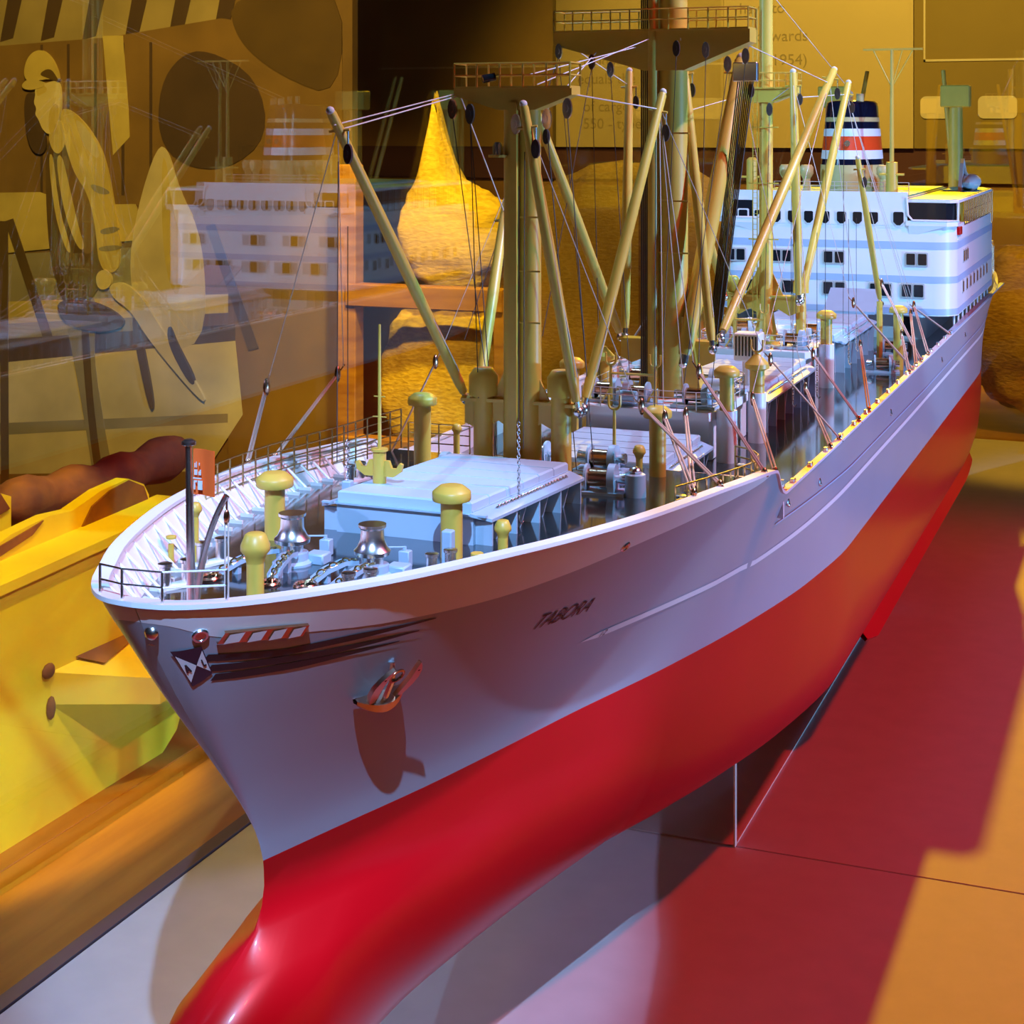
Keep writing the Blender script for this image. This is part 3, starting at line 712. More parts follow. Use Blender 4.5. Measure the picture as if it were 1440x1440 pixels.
def railing(path, h, parent, name='railing', mt='gold', bars=3, r=0.025, step=None, top=None):
    """posts on every path point (given at the foot) and bars between them"""
    m = MB(); P = [Vector(p) for p in path]
    for p in P: m.cyl(p, p + Vector((0, 0, h)), r * 1.25, n=5)
    for k in range(bars):
        zz = h * (k + 1) / bars
        for a, b in zip(P[:-1], P[1:]): m.cyl(a + Vector((0, 0, zz)), b + Vector((0, 0, zz)), r, n=5)
    return m.build(name, M[mt], parent, smooth=60)
def dense(P, n):
    P = np.array(P, float); d = np.r_[0, np.cumsum(np.linalg.norm(np.diff(P, axis=0), axis=1))]; t = np.linspace(0, d[-1], n)
    return [tuple(np.interp(x, d, P[:, i]) for i in range(3)) for x in t]
railing([(-1.3, -5.75, 8.85), (-0.4, -6.1, 8.9), (0.7, -6.0, 8.9), (1.9, -5.0, 8.83)], 0.75, ship, mt='chrome', bars=2, r=0.03)
# starboard inner railing and port railings
stb = [(-7.0 - 0.0 * y, y, fc_deck(y)) for y in np.linspace(8.3, 26.5, 17)]
railing([(-(rail_b(yc_of(p[1], -7) if p[1] < 20 else p[1]) - 0.55), p[1], p[2] + 0.15) for p in stb], 1.75, ship, bars=5, r=0.03)
railing([(-8.2 + 0.75 * k, 26.7, fc_deck(26.7)) for k in range(5)], 1.3, ship, bars=3, r=0.03)
railing([(rail_b(y) - 0.5, y, rail_z(y) - 0.55) for y in np.linspace(14.2, 23.5, 11)], 0.95, ship, bars=2, r=0.03)
railing([(8.3, 24.0, 6.1), (8.1, 25.4, 6.0), (7.6, 26.3, 6.0), (6.8, 26.8, 6.0)], 1.25, ship, bars=3, r=0.04)

# ------------------------------------------------------------------ cargo hatches
def hatch(x0, x1, y0, y1, zf, zt0, zt1, npan, brackets=7, label=None, w_front=None):
    """coaming, top flange, cover panels across the ship, brackets and a chain along the port flange"""
    def zt(y): return lerp(zt0, zt1, (y - y0) / (y1 - y0))
    org = (0, (y0 + y1) / 2, zf((y0 + y1) / 2))
    m = MB(); cz = 0.55
    A = [(x0, y0), (x1, y0), (x1, y1), (x0, y1)]
    m.add([(x, y, zf(y) - 0.05) for x, y in A] + [(x, y, zt(y) - 0.3) for x, y in A], [(3, 2, 1, 0), (4, 5, 6, 7), (0, 1, 5, 4), (1, 2, 6, 5), (2, 3, 7, 6), (3, 0, 4, 7)])
    root = m.build('cargo_hatch', M['blue'], ship, org=org, smooth=0, label=label)
    for sg, xe in ((1, x1), (-1, x0)):
        f = MB(); a = xe - sg * 0.02; b = xe + sg * 0.62
        q = [(a, y0 - 0.25, zt(y0) - 0.42), (b, y0 + 0.1, zt(y0) - 0.62), (b, y1, zt(y1) - 0.62), (a, y1 + 0.1, zt(y1) - 0.42)]
        f.add(q + [(x, y, z + 0.10) for x, y, z in q], [(3, 2, 1, 0), (4, 5, 6, 7), (0, 1, 5, 4), (1, 2, 6, 5), (2, 3, 7, 6), (3, 0, 4, 7)])
        f.build('side_flange', M['blue'], root, smooth=0)
        for k in range(brackets):
            y = lerp(y0 + 0.25, y1 - 0.3, k / (brackets - 1)); zz = zt(y) - 0.62; zb = zf(y)
            w = 0.58 if k % 2 == 0 else 0.5
            MB().prism([(xe, zz), (xe + sg * w, zz), (xe + sg * (w * 0.55 if k % 2 else w), zb), (xe, zb)], 'y', y - 0.05, y + 0.05).build('bracket', M['blue'], root, smooth=0)
    MB().box(x0 - 0.5, x1 + 0.5, y0 - 0.14, y0 + 0.02, zt(y0) - 0.44, zt(y0) - 0.38).build('front_flange', M['blue'], root, smooth=0)
    for k in range(npan):
        a = lerp(y0 - 0.05, y1 + 0.05, k / npan) + 0.03; b = lerp(y0 - 0.05, y1 + 0.05, (k + 1) / npan) - 0.03
        xa = x0 + 0.05; xb = x1 - 0.05; c = MB()
        v = []
        for z_off, inn in ((-0.42, 0.0), (-0.06, 0.0), (0.0, 0.07)):
            for x, y in ((xa + inn, a + inn * 0.4), (xb - inn, a + inn * 0.4), (xb - inn, b - inn * 0.4), (xa + inn, b - inn * 0.4)): v.append((x, y, zt(y) + z_off))
        c.add(v, [(3, 2, 1, 0)] + [(r * 4 + i, r * 4 + (i + 1) % 4, r * 4 + 4 + (i + 1) % 4, r * 4 + 4 + i) for r in (0, 1) for i in range(4)] + [(8, 9, 10, 11)])
        c.build('cover_panel', M['cover'], root, smooth=0)
    for sg, xe in ((1, x1), (-1, x0)):
        chain('lashing_chain', [(xe + sg * 0.25, lerp(y0, y1, t), zt(lerp(y0, y1, t)) - 0.36) for t in (0.15, 0.35, 0.6, 0.9)], 0.12, root, 'chrome')
    return root
M['cover'] = mat('hatch_cover_paint', (0.46, 0.60, 0.70), 0.42, var=0.04, scale=30)
hatch(-2.5, 2.5, 9.1, 18.3, fc_deck, 8.3, 7.85, 6, 9, 'foredeck hatch with light blue panelled cover')
hatch(-3.0, 3.0, 28.2, 35.4, lambda y: MAIN, 5.95, 5.95, 5, 6, 'hatch with pale cover ahead of the main mast house')
hatch(-3.3, 3.5, 44.4, 57.4, lambda y: MAIN, 6.7, 6.7, 7, 13, 'hatch with pale cover between the two mast houses')
hatch(-3.3, 3.4, 67.0, 80.0, lambda y: MAIN, 7.0, 7.0, 8, 12, 'long hatch before the white deckhouse')
# raised folded cover of the last hatch
MB().prism([(79.6, 7.0), (82.2, 8.4), (82.3, 8.6), (79.5, 7.2)], 'x', 0.2, 3.9).build('folded_cover', M['blue'], ship, smooth=0)

# ------------------------------------------------------------------ mast houses
def mast_house(y0, y1, hw, zt, pw, label):
    root = MB().box(-hw, hw, y0 + 0.6, y1, MAIN - 0.05, zt - 0.35, 0.12).build('mast_house', M['white'], ship, smooth=0, label=label)
    c = 0.9
    P = [(-pw + c * 0.3, y0), (pw - c * 0.3, y0), (pw, y0 + c), (pw, y1 - c), (pw - c, y1 + 0.3), (-pw + c, y1 + 0.3), (-pw, y1 - c), (-pw, y0 + c)]
    MB().prism(P, 'z', zt - 0.4, zt).build('platform', M['white'], root, smooth=0)
    R = [(x * 0.985, lerp((y0 + y1) / 2, y, 0.985), zt) for x, y in P]; R.append(R[0])
    railing(dense(R, 30), 0.95, root, mt='thread', bars=3, r=0.022)
    return root
h2 = mast_house(35.9, 43.6, 3.2, 6.9, 3.5, 'white mast house under the main mast')
h3 = mast_house(58.2, 66.3, 3.2, 6.95, 3.5, 'white mast house under the mast nearest the bridge')
# doors and ladders on the port side of the houses
for y in (38.6, 63.5):
    MB().prism(rrect(y - 0.4, y + 0.4, 4.8, 6.8, 0.2), 'x', 3.15, 3.28).build('house_door', M['rim'], h2 if y < 50 else h3, smooth=0)
m = MB()
for dx in (-0.2, 0.2): m.cyl((3.75, 39.4 + dx, 4.5), (3.6, 39.4 + dx, 7.6), 0.03, n=5)
for k in range(8): m.cyl((lerp(3.75, 3.6, k / 8), 39.2, 4.7 + 0.38 * k), (lerp(3.75, 3.6, k / 8), 39.6, 4.7 + 0.38 * k), 0.02, n=4)
m.build('ladder', M['chrome'], h2)

# ------------------------------------------------------------------ winches
def winch(x, Y, z, rz=0.0, s=1.0):
    """drum between two round gear cases on a bed, with warping heads and a motor"""
    root = empty('cargo_winch', (x, Y, z), ship)
    def put(m, name, mt):
        o = m.build(name, M[mt], root, org=(0, 0, 0)); o.location = (0, 0, 0); return o
    put(MB().box(-1.1 * s, 1.1 * s, -0.55 * s, 0.55 * s, 0.0, 0.14 * s), 'bed', 'blue')
    put(MB().cyl((-0.42 * s, 0, 0.62 * s), (0.42 * s, 0, 0.62 * s), 0.33 * s, n=14), 'rope_drum', 'brass')
    put(MB().cyl((-0.52 * s, 0, 0.62 * s), (-0.42 * s, 0, 0.62 * s), 0.52 * s, n=18).cyl((0.42 * s, 0, 0.62 * s), (0.70 * s, 0, 0.62 * s), 0.56 * s, n=18), 'gear_case', 'blue')
    put(MB().box(0.42 * s, 0.72 * s, -0.5 * s, 0.5 * s, 0.1 * s, 0.62 * s, 0.03 * s).box(-0.56 * s, -0.42 * s, -0.3 * s, 0.3 * s, 0.1 * s, 0.62 * s), 'side_frame', 'blue')
    put(MB().cyl((0.7 * s, 0, 0.62 * s), (1.1 * s, 0, 0.62 * s), 0.16 * s, 0.24 * s, 12), 'warping_head', 'chrome')
    put(MB().cyl((-1.0 * s, 0, 0.62 * s), (-0.56 * s, 0, 0.62 * s), 0.24 * s, 0.16 * s, 12), 'warping_head', 'chrome')
    put(MB().cyl((-0.1 * s, 0.72 * s, 0.45 * s), (0.75 * s, 0.72 * s, 0.45 * s), 0.32 * s, n=14).ball((0.8 * s, 0.72 * s, 0.45 * s), 0.15 * s, 0.3 * s, 0.3 * s), 'motor', 'blue')
    root.rotation_euler.z = rz; return root
for x, Y, z, a in ((2.9, 20.6, 6.25, 0.1), (1.3, 25.6, 5.98, 0), (-1.6, 25.6, 5.98, PI), (-3.0, 20.4, 6.25, PI), (-2.0, 21.8, 6.2, 0.4),
                   (2.2, 37.2, 6.92, 0), (-0.6, 37.0, 6.92, PI), (-2.5, 37.4, 6.92, 0), (2.3, 42.4, 6.92, PI), (-2.3, 42.4, 6.92, 0),
                   (2.2, 59.6, 6.97, 0), (-0.2, 59.4, 6.97, PI), (-2.4, 59.8, 6.97, 0), (2.3, 64.8, 6.97, PI), (-2.3, 64.8, 6.97, 0.3), (6.2, 68.5, MAIN, 0.2),
                   (5.4, 77.5, MAIN, 0), (-5.4, 77.5, MAIN, PI), (1.0, 82.3, MAIN, 0)):
    winch(x, Y, z, a, 1.0)
# slotted cable reel box and standing bits on the houses
m = MB().box(1.9, 3.3, 46.0, 47.2, 8.0, 9.5, 0.06)
rb = m.build('cable_box', M['white'], ship, smooth=0, label='slotted white cable box')
for k in range(7): MB().box(2.0 + 0.18 * k, 2.08 + 0.18 * k, 45.96, 46.02, 8.3, 9.35).build('slot', M['dark'], rb, smooth=0)
MB().cyl((2.6, 46.6, 6.68), (2.6, 46.6, 8.0), 0.35, n=14).build('pedestal', M['white'], rb)
mm = MB().lathe((4.4, 20.6, 6.2), [(0.42, 0), (0.40, 0.9), (0.32, 0.95)], 16); md = mm.build('deck_drum', M['blue'], ship); MB().ball((4.4, 20.6, 7.25), 0.26, 0.26, 0.16).build('drum_cap', M['chrome'], md)
for x, y, z in ((6.0, 31.0, 4.5), (-3.6, 12, 6.8), (2.9, 6.2, 6.95)):
    MB().box(x - 0.17, x + 0.17, y - 0.17, y + 0.17, z, z + 1.15, 0.04).build('deck_box', M['blue'], ship, smooth=0)
# Y shaped boom rests
for x, Y, z, h in ((1.7, 26.2, 5.95, 2.6), (0.45, 36.3, 6.9, 2.0), (-1.8, 36.3, 6.9, 2.0), (0.65, 58.6, 6.95, 2.2), (-1.2, 58.6, 6.95, 2.2)):
    m = MB().cyl((x, Y, z), (x, Y, z + h), 0.09, 0.07, 8).cyl((x - 0.7, Y + 0.6, z), (x, Y, z + h * 0.45), 0.06, n=6)
    a = [(x + 0.26 * math.cos(q), Y, z + h + 0.26 + 0.26 * math.sin(q)) for q in np.linspace(PI, 2 * PI, 9)]
    m.tube([(x - 0.26, Y, z + h + 0.6)] + a + [(x + 0.26, Y, z + h + 0.6)], 0.06, 6); m.build('boom_rest', M['yellow'], ship)
MB().cyl((-1.8, 36.3, 8.5), (0.45, 36.3, 8.5), 0.07, n=6).build('boom_rest_bar', M['yellow'], ship)
MB().cyl((-1.2, 58.6, 8.75), (0.65, 58.6, 8.75), 0.07, n=6).build('boom_rest_bar', M['yellow'], ship)
# ------------------------------------------------------------------ superstructure
YS = 84.6
def outline(hw, y0, y1, r, n=7, inset=0.0):
    P = []
    for cx, cy, a0 in ((hw - r, y0 + r, -90), (hw - 0.4, y1 - 0.4, 0), (-hw + 0.4, y1 - 0.4, 90), (-hw + r, y0 + r, 180)):
        rr = r if cy < (y0 + y1) / 2 else 0.4
        for k in range(n + 1):
            a = math.radians(a0 + 90 * k / n); P.append((cx + (rr + inset) * math.cos(a), cy + (rr + inset) * math.sin(a)))
    return P
sup = MB().prism(outline(9.0, YS, 112, 1.6), 'z', 6.5, 12.1).build('superstructure', M['white'], ship, smooth=30, label='white bridge house with rows of dark windows')
MB().prism(outline(6.6, YS + 1.8, 112, 0.8), 'z', MAIN - 0.05, 6.52).build('lower_house', M['white'], sup, smooth=30)
for x in (-5, -1.6, 1.8, 5.2):
    MB().prism(rrect(x - 0.38, x + 0.38, 4.75, 6.2, 0.15), 'y', YS + 1.72, YS + 1.86).build('house_opening', M['dark'], sup, smooth=0)
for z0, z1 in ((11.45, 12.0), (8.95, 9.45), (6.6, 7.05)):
    MB().prism(outline(9.0, YS, 112, 1.6, inset=0.025), 'z', z0, z1).build('blue_band', M['stripe'], sup, smooth=30)  # pale blue bands round the house at deck levels
# bridge tier
MB().prism(outline(9.0, YS, 90.5, 1.6), 'z', 12.1, 13.25).build('bridge_front', M['white'], sup, smooth=30)
wh = MB().prism([(-5.5, YS - 0.02), (5.5, YS - 0.02), (5.5, 108), (-5.5, 108)], 'z', 13.0, 15.3)
wh.build('wheelhouse', M['white'], sup, smooth=0)
MB().prism([(-9.2, YS + 0.5), (-5.6, YS - 0.05), (-5.5, YS - 0.05), (5.5, YS - 0.05), (5.5, YS + 0.22), (-5.5, YS + 0.22), (-9.1, YS + 0.72)], 'z', 13.2, 15.7).build('front_parapet', M['white'], sup, smooth=0)
MB().prism(outline(5.4, YS + 0.2, 107, 0.5), 'z', 15.3, 15.42).build('monkey_deck', M['green'], sup, smooth=0)
for sg in SIDES:
    x0, x1 = sorted((sg * 5.5, sg * 9.15))
    rf = MB().prism([(sg * 5.5, YS + 0.1), (sg * 8.6, YS + 0.1), (sg * 9.15, YS + 0.9), (sg * 9.15, 110), (sg * 8.2, 113), (sg * 5.5, 113)], 'z', 14.92, 15.14).build('wing_roof', M['white'], sup, smooth=0)
    MB().prism([(sg * 5.5, YS + 0.3), (sg * 8.5, YS + 0.3), (sg * 9.0, YS + 1.0), (sg * 9.0, 109.6), (sg * 8.1, 112.7), (sg * 5.5, 112.7)], 'z', 15.14, 15.18).build('green_roof', M['green'], sup, smooth=0)
    m = MB(); pts = [(sg * 5.5, YS + 0.05), (sg * 8.3, YS + 0.05), (sg * 8.95, YS + 0.8)]
    for a, b in zip(pts[:-1], pts[1:]):
        m.add([(a[0], a[1], 13.55), (b[0], b[1], 13.55), (b[0], b[1], 14.92), (a[0], a[1], 14.92)], [(0, 1, 2, 3)])
    m2 = MB()
    for a, b in zip(pts[:-1], pts[1:]):
        d = Vector((b[1] - a[1], -(b[0] - a[0]))).normalized() * -0.1 * sg
        m2.prism([a, b, (b[0], b[1] + 0.12), (a[0], a[1] + 0.12)], 'z', 13.55, 14.93)
    m2.build('wing_window', M['dark'], sup, smooth=0)
    sill = MB().prism([(sg * 5.4, YS - 0.16), (sg * 8.4, YS - 0.16), (sg * 9.1, YS + 0.6), (sg * 9.1, YS + 1.6), (sg * 5.4, YS + 1.6)], 'z', 13.2, 13.58); sill.build('wing_sill', M['white'], sup, smooth=0)
    MB().add([(sg * 5.6, YS - 0.15, 13.2), (sg * 8.3, YS - 0.15, 13.2), (sg * 8.3, YS + 0.05, 13.2), (sg * 5.6, YS + 0.05, 12.35), (sg * 5.6, YS + 0.05, 13.2)], [(0, 1, 3), (1, 2, 3), (0, 3, 4), (0, 4, 2, 1)]).build('sill_bracket', M['white'], sup, smooth=0)
    MB().tube([(sg * 5.45, YS - 0.1, 15.3), (sg * 5.55, YS - 0.1, 14.0), (sg * 5.9, YS - 0.14, 13.6), (sg * 8.4, YS - 0.14, 13.6), (sg * 9.1, YS + 0.6, 13.6), (sg * 9.1, YS + 0.7, 14.95)], 0.09, 6).build('window_trim', M['white'], sup)
    railing([(sg * 9.0, y, 12.1) for y in np.linspace(YS + 6, 112, 18)], 2.9, sup, mt='brass', bars=3, r=0.03)
    MB().box(*sorted((sg * 8.9, sg * 9.06)), YS + 1.4, 110, 12.1, 13.0).build('side_bulwark', M['white'], sup, smooth=0)
    MB().box(*sorted((sg * 5.5, sg * 6.4)), YS + 5, 108, 12.1, 14.9).build('side_cabin', M['white'], sup, smooth=0)
# windows: rim and pane, front rows
def win_front(x, z, w, h, octo=False):
    c = min(w, h) * 0.22
    def P(e):
        if octo: return [(x - w - e, z + h + e - c), (x - w - e + c, z + h + e), (x + w + e - c, z + h + e), (x + w + e, z + h + e - c), (x + w + e, z - h * 0.5), (x + w * 0.35, z - h - e), (x - w * 0.35, z - h - e), (x - w - e, z - h * 0.5)]
        return rrect(x - w - e, x + w + e, z - h - e, z + h + e, c)
    MB().prism(P(0.10), 'y', YS - 0.10, YS + 0.02).build('window_rim', M['white'] if octo else M['rim'], sup, smooth=0)
    MB().prism(P(0.0), 'y', YS - 0.13, YS).build('window_pane', M['dark'], sup, smooth=0)
for x in (-7.0, -5.75, -4.4, -3.15, -1.9, -0.65, 0.6, 1.8, 3.0): win_front(x, 13.72, 0.34, 0.45, True)
win_front(4.85, 13.72, 0.38, 0.5, True)
for x in (-8.0, -7.2, -4.4, -3.6, -0.4, 0.42, 5.75, 6.6): win_front(x, 10.7, 0.31, 0.42)
for x in (-6.4, -5.6, -3.6, -2.8, -0.42, 0.48, 3.1, 3.95, 5.45, 6.32): win_front(x, 8.35, 0.34, 0.45)
for y, z in [(YS + 5 + 0.0, 10.7), (YS + 6.2, 10.7), (YS + 7.4, 10.7)] + [(YS + 4.5 + 2.5 * k, 8.4) for k in range(8)]:
    for sg in SIDES:
        MB().prism(rrect(y - 0.42, y + 0.42, z - 0.5, z + 0.5, 0.12), 'x', *sorted((sg * 8.98, sg * 9.06))).build('window_rim', M['rim'], sup, smooth=0)
        MB().prism(rrect(y - 0.3, y + 0.3, z - 0.4, z + 0.4, 0.1), 'x', *sorted((sg * 8.98, sg * 9.09))).build('window_pane', M['dark'], sup, smooth=0)
MB().box(8.8, 9.2, YS + 1.2, YS + 2.6, 12.5, 13.1, 0.04).build('sidelight', M['red'], sup, smooth=0, label='red port side light')
# lower side walk: open gallery with posts under the house overhang
for k in range(10): MB().cyl((8.7, YS + 1.5 + 2.7 * k, MAIN), (8.7, YS + 1.5 + 2.7 * k, 6.5), 0.09, n=6).build('gallery_post', M['white'], sup)
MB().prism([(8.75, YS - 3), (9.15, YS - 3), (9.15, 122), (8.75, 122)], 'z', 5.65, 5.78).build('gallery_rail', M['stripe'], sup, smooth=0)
# poop house aft of the bridge and boat crane on the roof
MB().prism(outline(7.6, 112, 128, 2.0), 'z', MAIN, 9.4).build('poop_house', M['white'], ship, smooth=30)
railing([(8.4 - 0.35 * max(0, y - 120) * 0.4, y, 9.4 - 2.6) for y in np.linspace(113, 128, 9)], 2.6, ship, mt='brass', bars=4)
bc = MB().prism([(101.5, 15.2), (108, 15.2), (104.5, 17.4), (103.8, 17.9), (103.2, 17.5)], 'x', 7.2, 7.5)
b2 = bc.build('boat_davit', M['white'], sup, smooth=0)
m = MB()
for k in range(5): m.cyl((7.4, 103.4 + k * 0.6, 17.4 - k * 0.3), (8.3, 103.0 + k * 0.6, 15.2), 0.1, 0.16, 8)
m.build('boat_fall', M['thread'], sup)
MB().ball((7.9, 104.5, 15.9), 0.9, 2.6, 0.7, 14, 8).build('lifeboat', M['white'], sup, label='white lifeboat on the upper deck')
# funnel
FX, FY = 0.0, 92.5
fun = MB().lathe((FX, FY, 15.3), [(2.45, 0), (2.42, 2.3)], 36, 1, 1.75).build('funnel', M['tan'], ship, org=(FX, FY, 15.3), label='funnel with navy, white and orange red bands')
def frad(z): return 2.42 - (z - 17.6) * 0.095
for z0, z1, mt in ((17.6, 18.05, 'navy'), (18.05, 18.75, 'white'), (18.75, 19.85, 'orange'), (19.85, 20.45, 'white'), (20.45, 21.0, 'navy'), (21.0, 21.35, 'tan')):
    MB().lathe((FX, FY, 0), [(frad(z0), z0), (frad(z1), z1)], 36, 1, 1.75).build('funnel_band', M[mt], fun, smooth=50)
MB().lathe((FX, FY, 0), [(frad(21.35), 21.35), (frad(22.2), 22.2), (frad(22.2) * 0.97, 22.5), (frad(22.2) * 0.88, 22.65), (frad(22.2) * 0.6, 22.7)], 36, 1, 1.75).build('funnel_top', M['navy'], fun, smooth=50)
MB().cyl((0.35, FY - 4.25, 19.3), (0.35, FY - 4.0, 19.3), 0.24, n=14).build('funnel_badge', M['chrome'], fun)
MB().cyl((0, FY - 1, 22.4), (0, FY - 1, 23.4), 0.22, n=10).cyl((1.0, FY - 2.2, 22.3), (1.0, FY - 2.2, 23.2), 0.3, n=10).build('exhaust_pipe', M['tan'], fun)
# posts and vents on the bridge roof
rm = MB().lathe((4.1, 86.2, 15.4), [(0.46, 0), (0.44, 2.5), (0.3, 2.52)], 14).build('radar_mast', M['yellow'], ship, org=(4.1, 86.2, 15.4), label='slim yellow signal mast with T yard on the bridge roof')
MB().cyl((4.1, 86.2, 17.9), (4.12, 86.2, 26.5), 0.17, 0.12, 8).build('pole', M['yellow'], rm)
MB().box(1.95, 6.4, 86.1, 86.3, 26.4, 26.55).cyl((4.1, 86.2, 23.6), (2.7, 86.2, 26.45), 0.05, n=5).cyl((4.1, 86.2, 23.6), (5.7, 86.2, 26.45), 0.05, n=5).cyl((4.1, 86.2, 23.6), (4.9, 86.2, 26.45), 0.04, n=5).build('yard', M['yellow'], rm)
MB().box(3.2, 5.0, 85.9, 86.5, 16.9, 17.05).build('cross_arm', M['yellow'], rm, smooth=0)
r2 = MB().lathe((-6.7, 86.2, 15.1), [(0.46, 0), (0.44, 2.9), (0.25, 3.1)], 14).build('roof_post', M['yellow'], ship, org=(-6.7, 86.2, 15.1))
MB().box(-7.6, -5.8, 86.0, 86.4, 16.6, 16.75).build('cross_arm', M['yellow'], r2, smooth=0)
for x, y in ((-2.9, 88.6), (3.0, 89.2), (-4.6, 89.0)):
    rv = MB().lathe((x, y, 15.4), [(0.30, 0), (0.30, 1.2)], 12).build('roof_ventilator', M['tan'], ship, org=(x, y, 15.4))
    MB().lathe((x, y, 16.5), [(0.30, 0), (0.55, 0.4), (0.55, 0.9), (0.4, 1.1)], 12).build('cap', M['tan'], rv)
railing([(x, 87.4, 15.42) for x in np.linspace(-5.2, 5.2, 12)], 0.9, ship, mt='thread')
# kingposts aft of the funnel
for sg in SIDES:
    kp = MB().cyl((sg * 5.6, 114, MAIN), (sg * 5.6, 114, 22.8), 0.75, 0.62, 14).build('kingpost', M['yellow'], ship)
    MB().box(sg * 5.6 - 1.3, sg * 5.6 + 1.3, 113.2, 114.8, 22.4, 24.4, 0.1).build('head_box', M['yellow'], kp, smooth=0)
    MB().cyl((sg * 5.6 - sg * 0.2, 116.5, 12), (sg * 3.6, 121, 26), 0.26, 0.2, 10).build('boom', M['yellow'], kp)
# ------------------------------------------------------------------ masts, derricks and rigging
def mast(x0, Y, zb, ztop, r, ct, ctz, ctd, name_label, posts, ct_th=0.5):
    root = empty('mast', (0, Y, zb), ship); root['label'] = name_label
    for (x, y, rr, z1, mt, nm) in posts: MB().cyl((x, y, zb), (x, y, z1), rr, rr * 0.92, 18).build(nm, M[mt], root)
    a, b = ct; mid = 0.0; w = 0.75 * r + 0.3
    MB().prism([(a, ctz), (b, ctz), (b, ctz - ctd * 0.32), (w, ctz - ctd), (-w, ctz - ctd), (a, ctz - ctd * 0.32)], 'y', Y - ct_th, Y + ct_th).build('crosstree', M['yellow'], root, smooth=0)
    return root
def platform_rail(root, a, b, Y, z, h, d, n):
    m = MB(); 
    P = [(x, Y - d, z) for x in np.linspace(a, b, n)] + [(b, Y + d, z)] + [(x, Y + d, z) for x in np.linspace(b, a, n)] + [(a, Y - d, z)]
    railing(P, h, root, 'platform_railing', 'yellow', 2, 0.035)
    MB().box(a, b, Y - d, Y + d, z - 0.05, z + 0.05).build('platform', M['yellow'], root, smooth=0)
# first mast
m1 = mast(0, 19.7, 6.2, 22.1, 0.6, (-2.66, 2.28), 22.05, 0.85, 'yellow mast behind the foredeck hatch', [(0.36, 19.75, 0.46, 21.9, 'yellow', 'post'), (-0.3, 19.55, 0.36, 21.9, 'yellow', 'post')])
MB().box(-0.22, 0.04, 19.1, 19.3, 6.3, 21.5).build('cable_trunk', M['wood2'] if 'wood2' in M else M['yellow'], m1, smooth=0)
platform_rail(m1, -2.6, 2.25, 19.7, 22.08, 0.95, 0.6, 6)
def outrigger(root, Y, z, hw, zroot):
    for sg in SIDES:
        MB().prism([(sg * 0.3, z), (sg * hw, z), (sg * hw, z - 0.9), (sg * (hw - 0.6), z - 1.15), (sg * 0.9, z - 0.75), (sg * 0.3, z - 1.1)], 'y', Y - 0.12, Y + 0.12).build('outrigger_web', M['yellow'], root, smooth=0)
        MB().prism([(sg * 0.2, Y - 0.25), (sg * hw, Y - 0.55), (sg * (hw + 0.15), Y), (sg * hw, Y + 0.55), (sg * 0.2, Y + 0.25)], 'z', z, z + 0.12).build('outrigger_plate', M['yellow'], root, smooth=0)
        MB().prism([(sg * 0.35, z), (sg * 1.25, z), (sg * 0.35, z + 1.9)], 'y', Y - 0.06, Y + 0.06).build('gusset', M['yellow'], root, smooth=0)
outrigger(m1, 19.7, 9.75, 2.35, 9)
MB().cyl((-0.75, 19.2, 19.35), (-0.75, 19.2, 19.45), 0.4, n=10).box(-0.75, -0.2, 19.15, 19.3, 19.35, 19.45).build('lamp_bracket', M['yellow'], m1, smooth=0)
MB().lathe((-0.78, 19.2, 19.45), [(0.2, 0), (0.2, 0.35), (0.12, 0.5)], 12).build('mast_lamp', M['chrome'], m1)
MB().cyl((-1.3, 18.9, 22.4), (-0.9, 19.2, 22.5), 0.17, n=10).build('floodlight', M['dark'], m1)
for z in (17.0, 14.9, 12.9): MB().box(0.1, 0.95, 19.3, 19.36, z, z + 0.07).build('rung_plate', M['yellow'], m1, smooth=0)
# main mast
m2 = mast(0, 40.0, 6.9, 33, 1.0, (-5.9, 4.4), 25.4, 2.0, 'tall thick yellow main mast with wide crosstree', [(0.25, 40.1, 0.78, 34, 'yellow', 'post'), (-0.62, 39.5, 0.30, 34, 'yellow', 'post')], 0.7)
platform_rail(m2, -5.85, 4.35, 40.0, 25.45, 1.05, 0.8, 11)
outrigger(m2, 40.0, 9.7, 2.45, 9)
MB().prism([(-1.5, 6.9), (1.9, 6.9), (1.2, 11.0), (-0.9, 11.0)], 'y', 39.6, 40.6).build('mast_foot', M['yellow'], m2, smooth=0)
m = MB()
for k in range(5): m.cyl((-1.18 + 0.1 * k, 39.35, 7.2), (-1.18 + 0.1 * k, 39.35, 33), 0.045, n=5)
m.build('cable_bundle', M['wire'], m2)
for z in (20.2, 16.8, 14.2): MB().box(-0.2, 1.35, 39.1, 39.16, z, z + 0.08).build('rung_plate', M['yellow'], m2, smooth=0)
m = MB()
for k in range(9):
    m.cyl((2.85 + 0.1 * k, 43.2, 23.0), (1.6 + 0.07 * k, 41.8, 9.3), 0.04, n=5)
m.build('topping_wires', M['wire'], m2); MB().box(2.6, 3.9, 43.0, 43.4, 22.9, 23.9, 0.05).build('purchase_block', M['chrome'], m2, smooth=0)
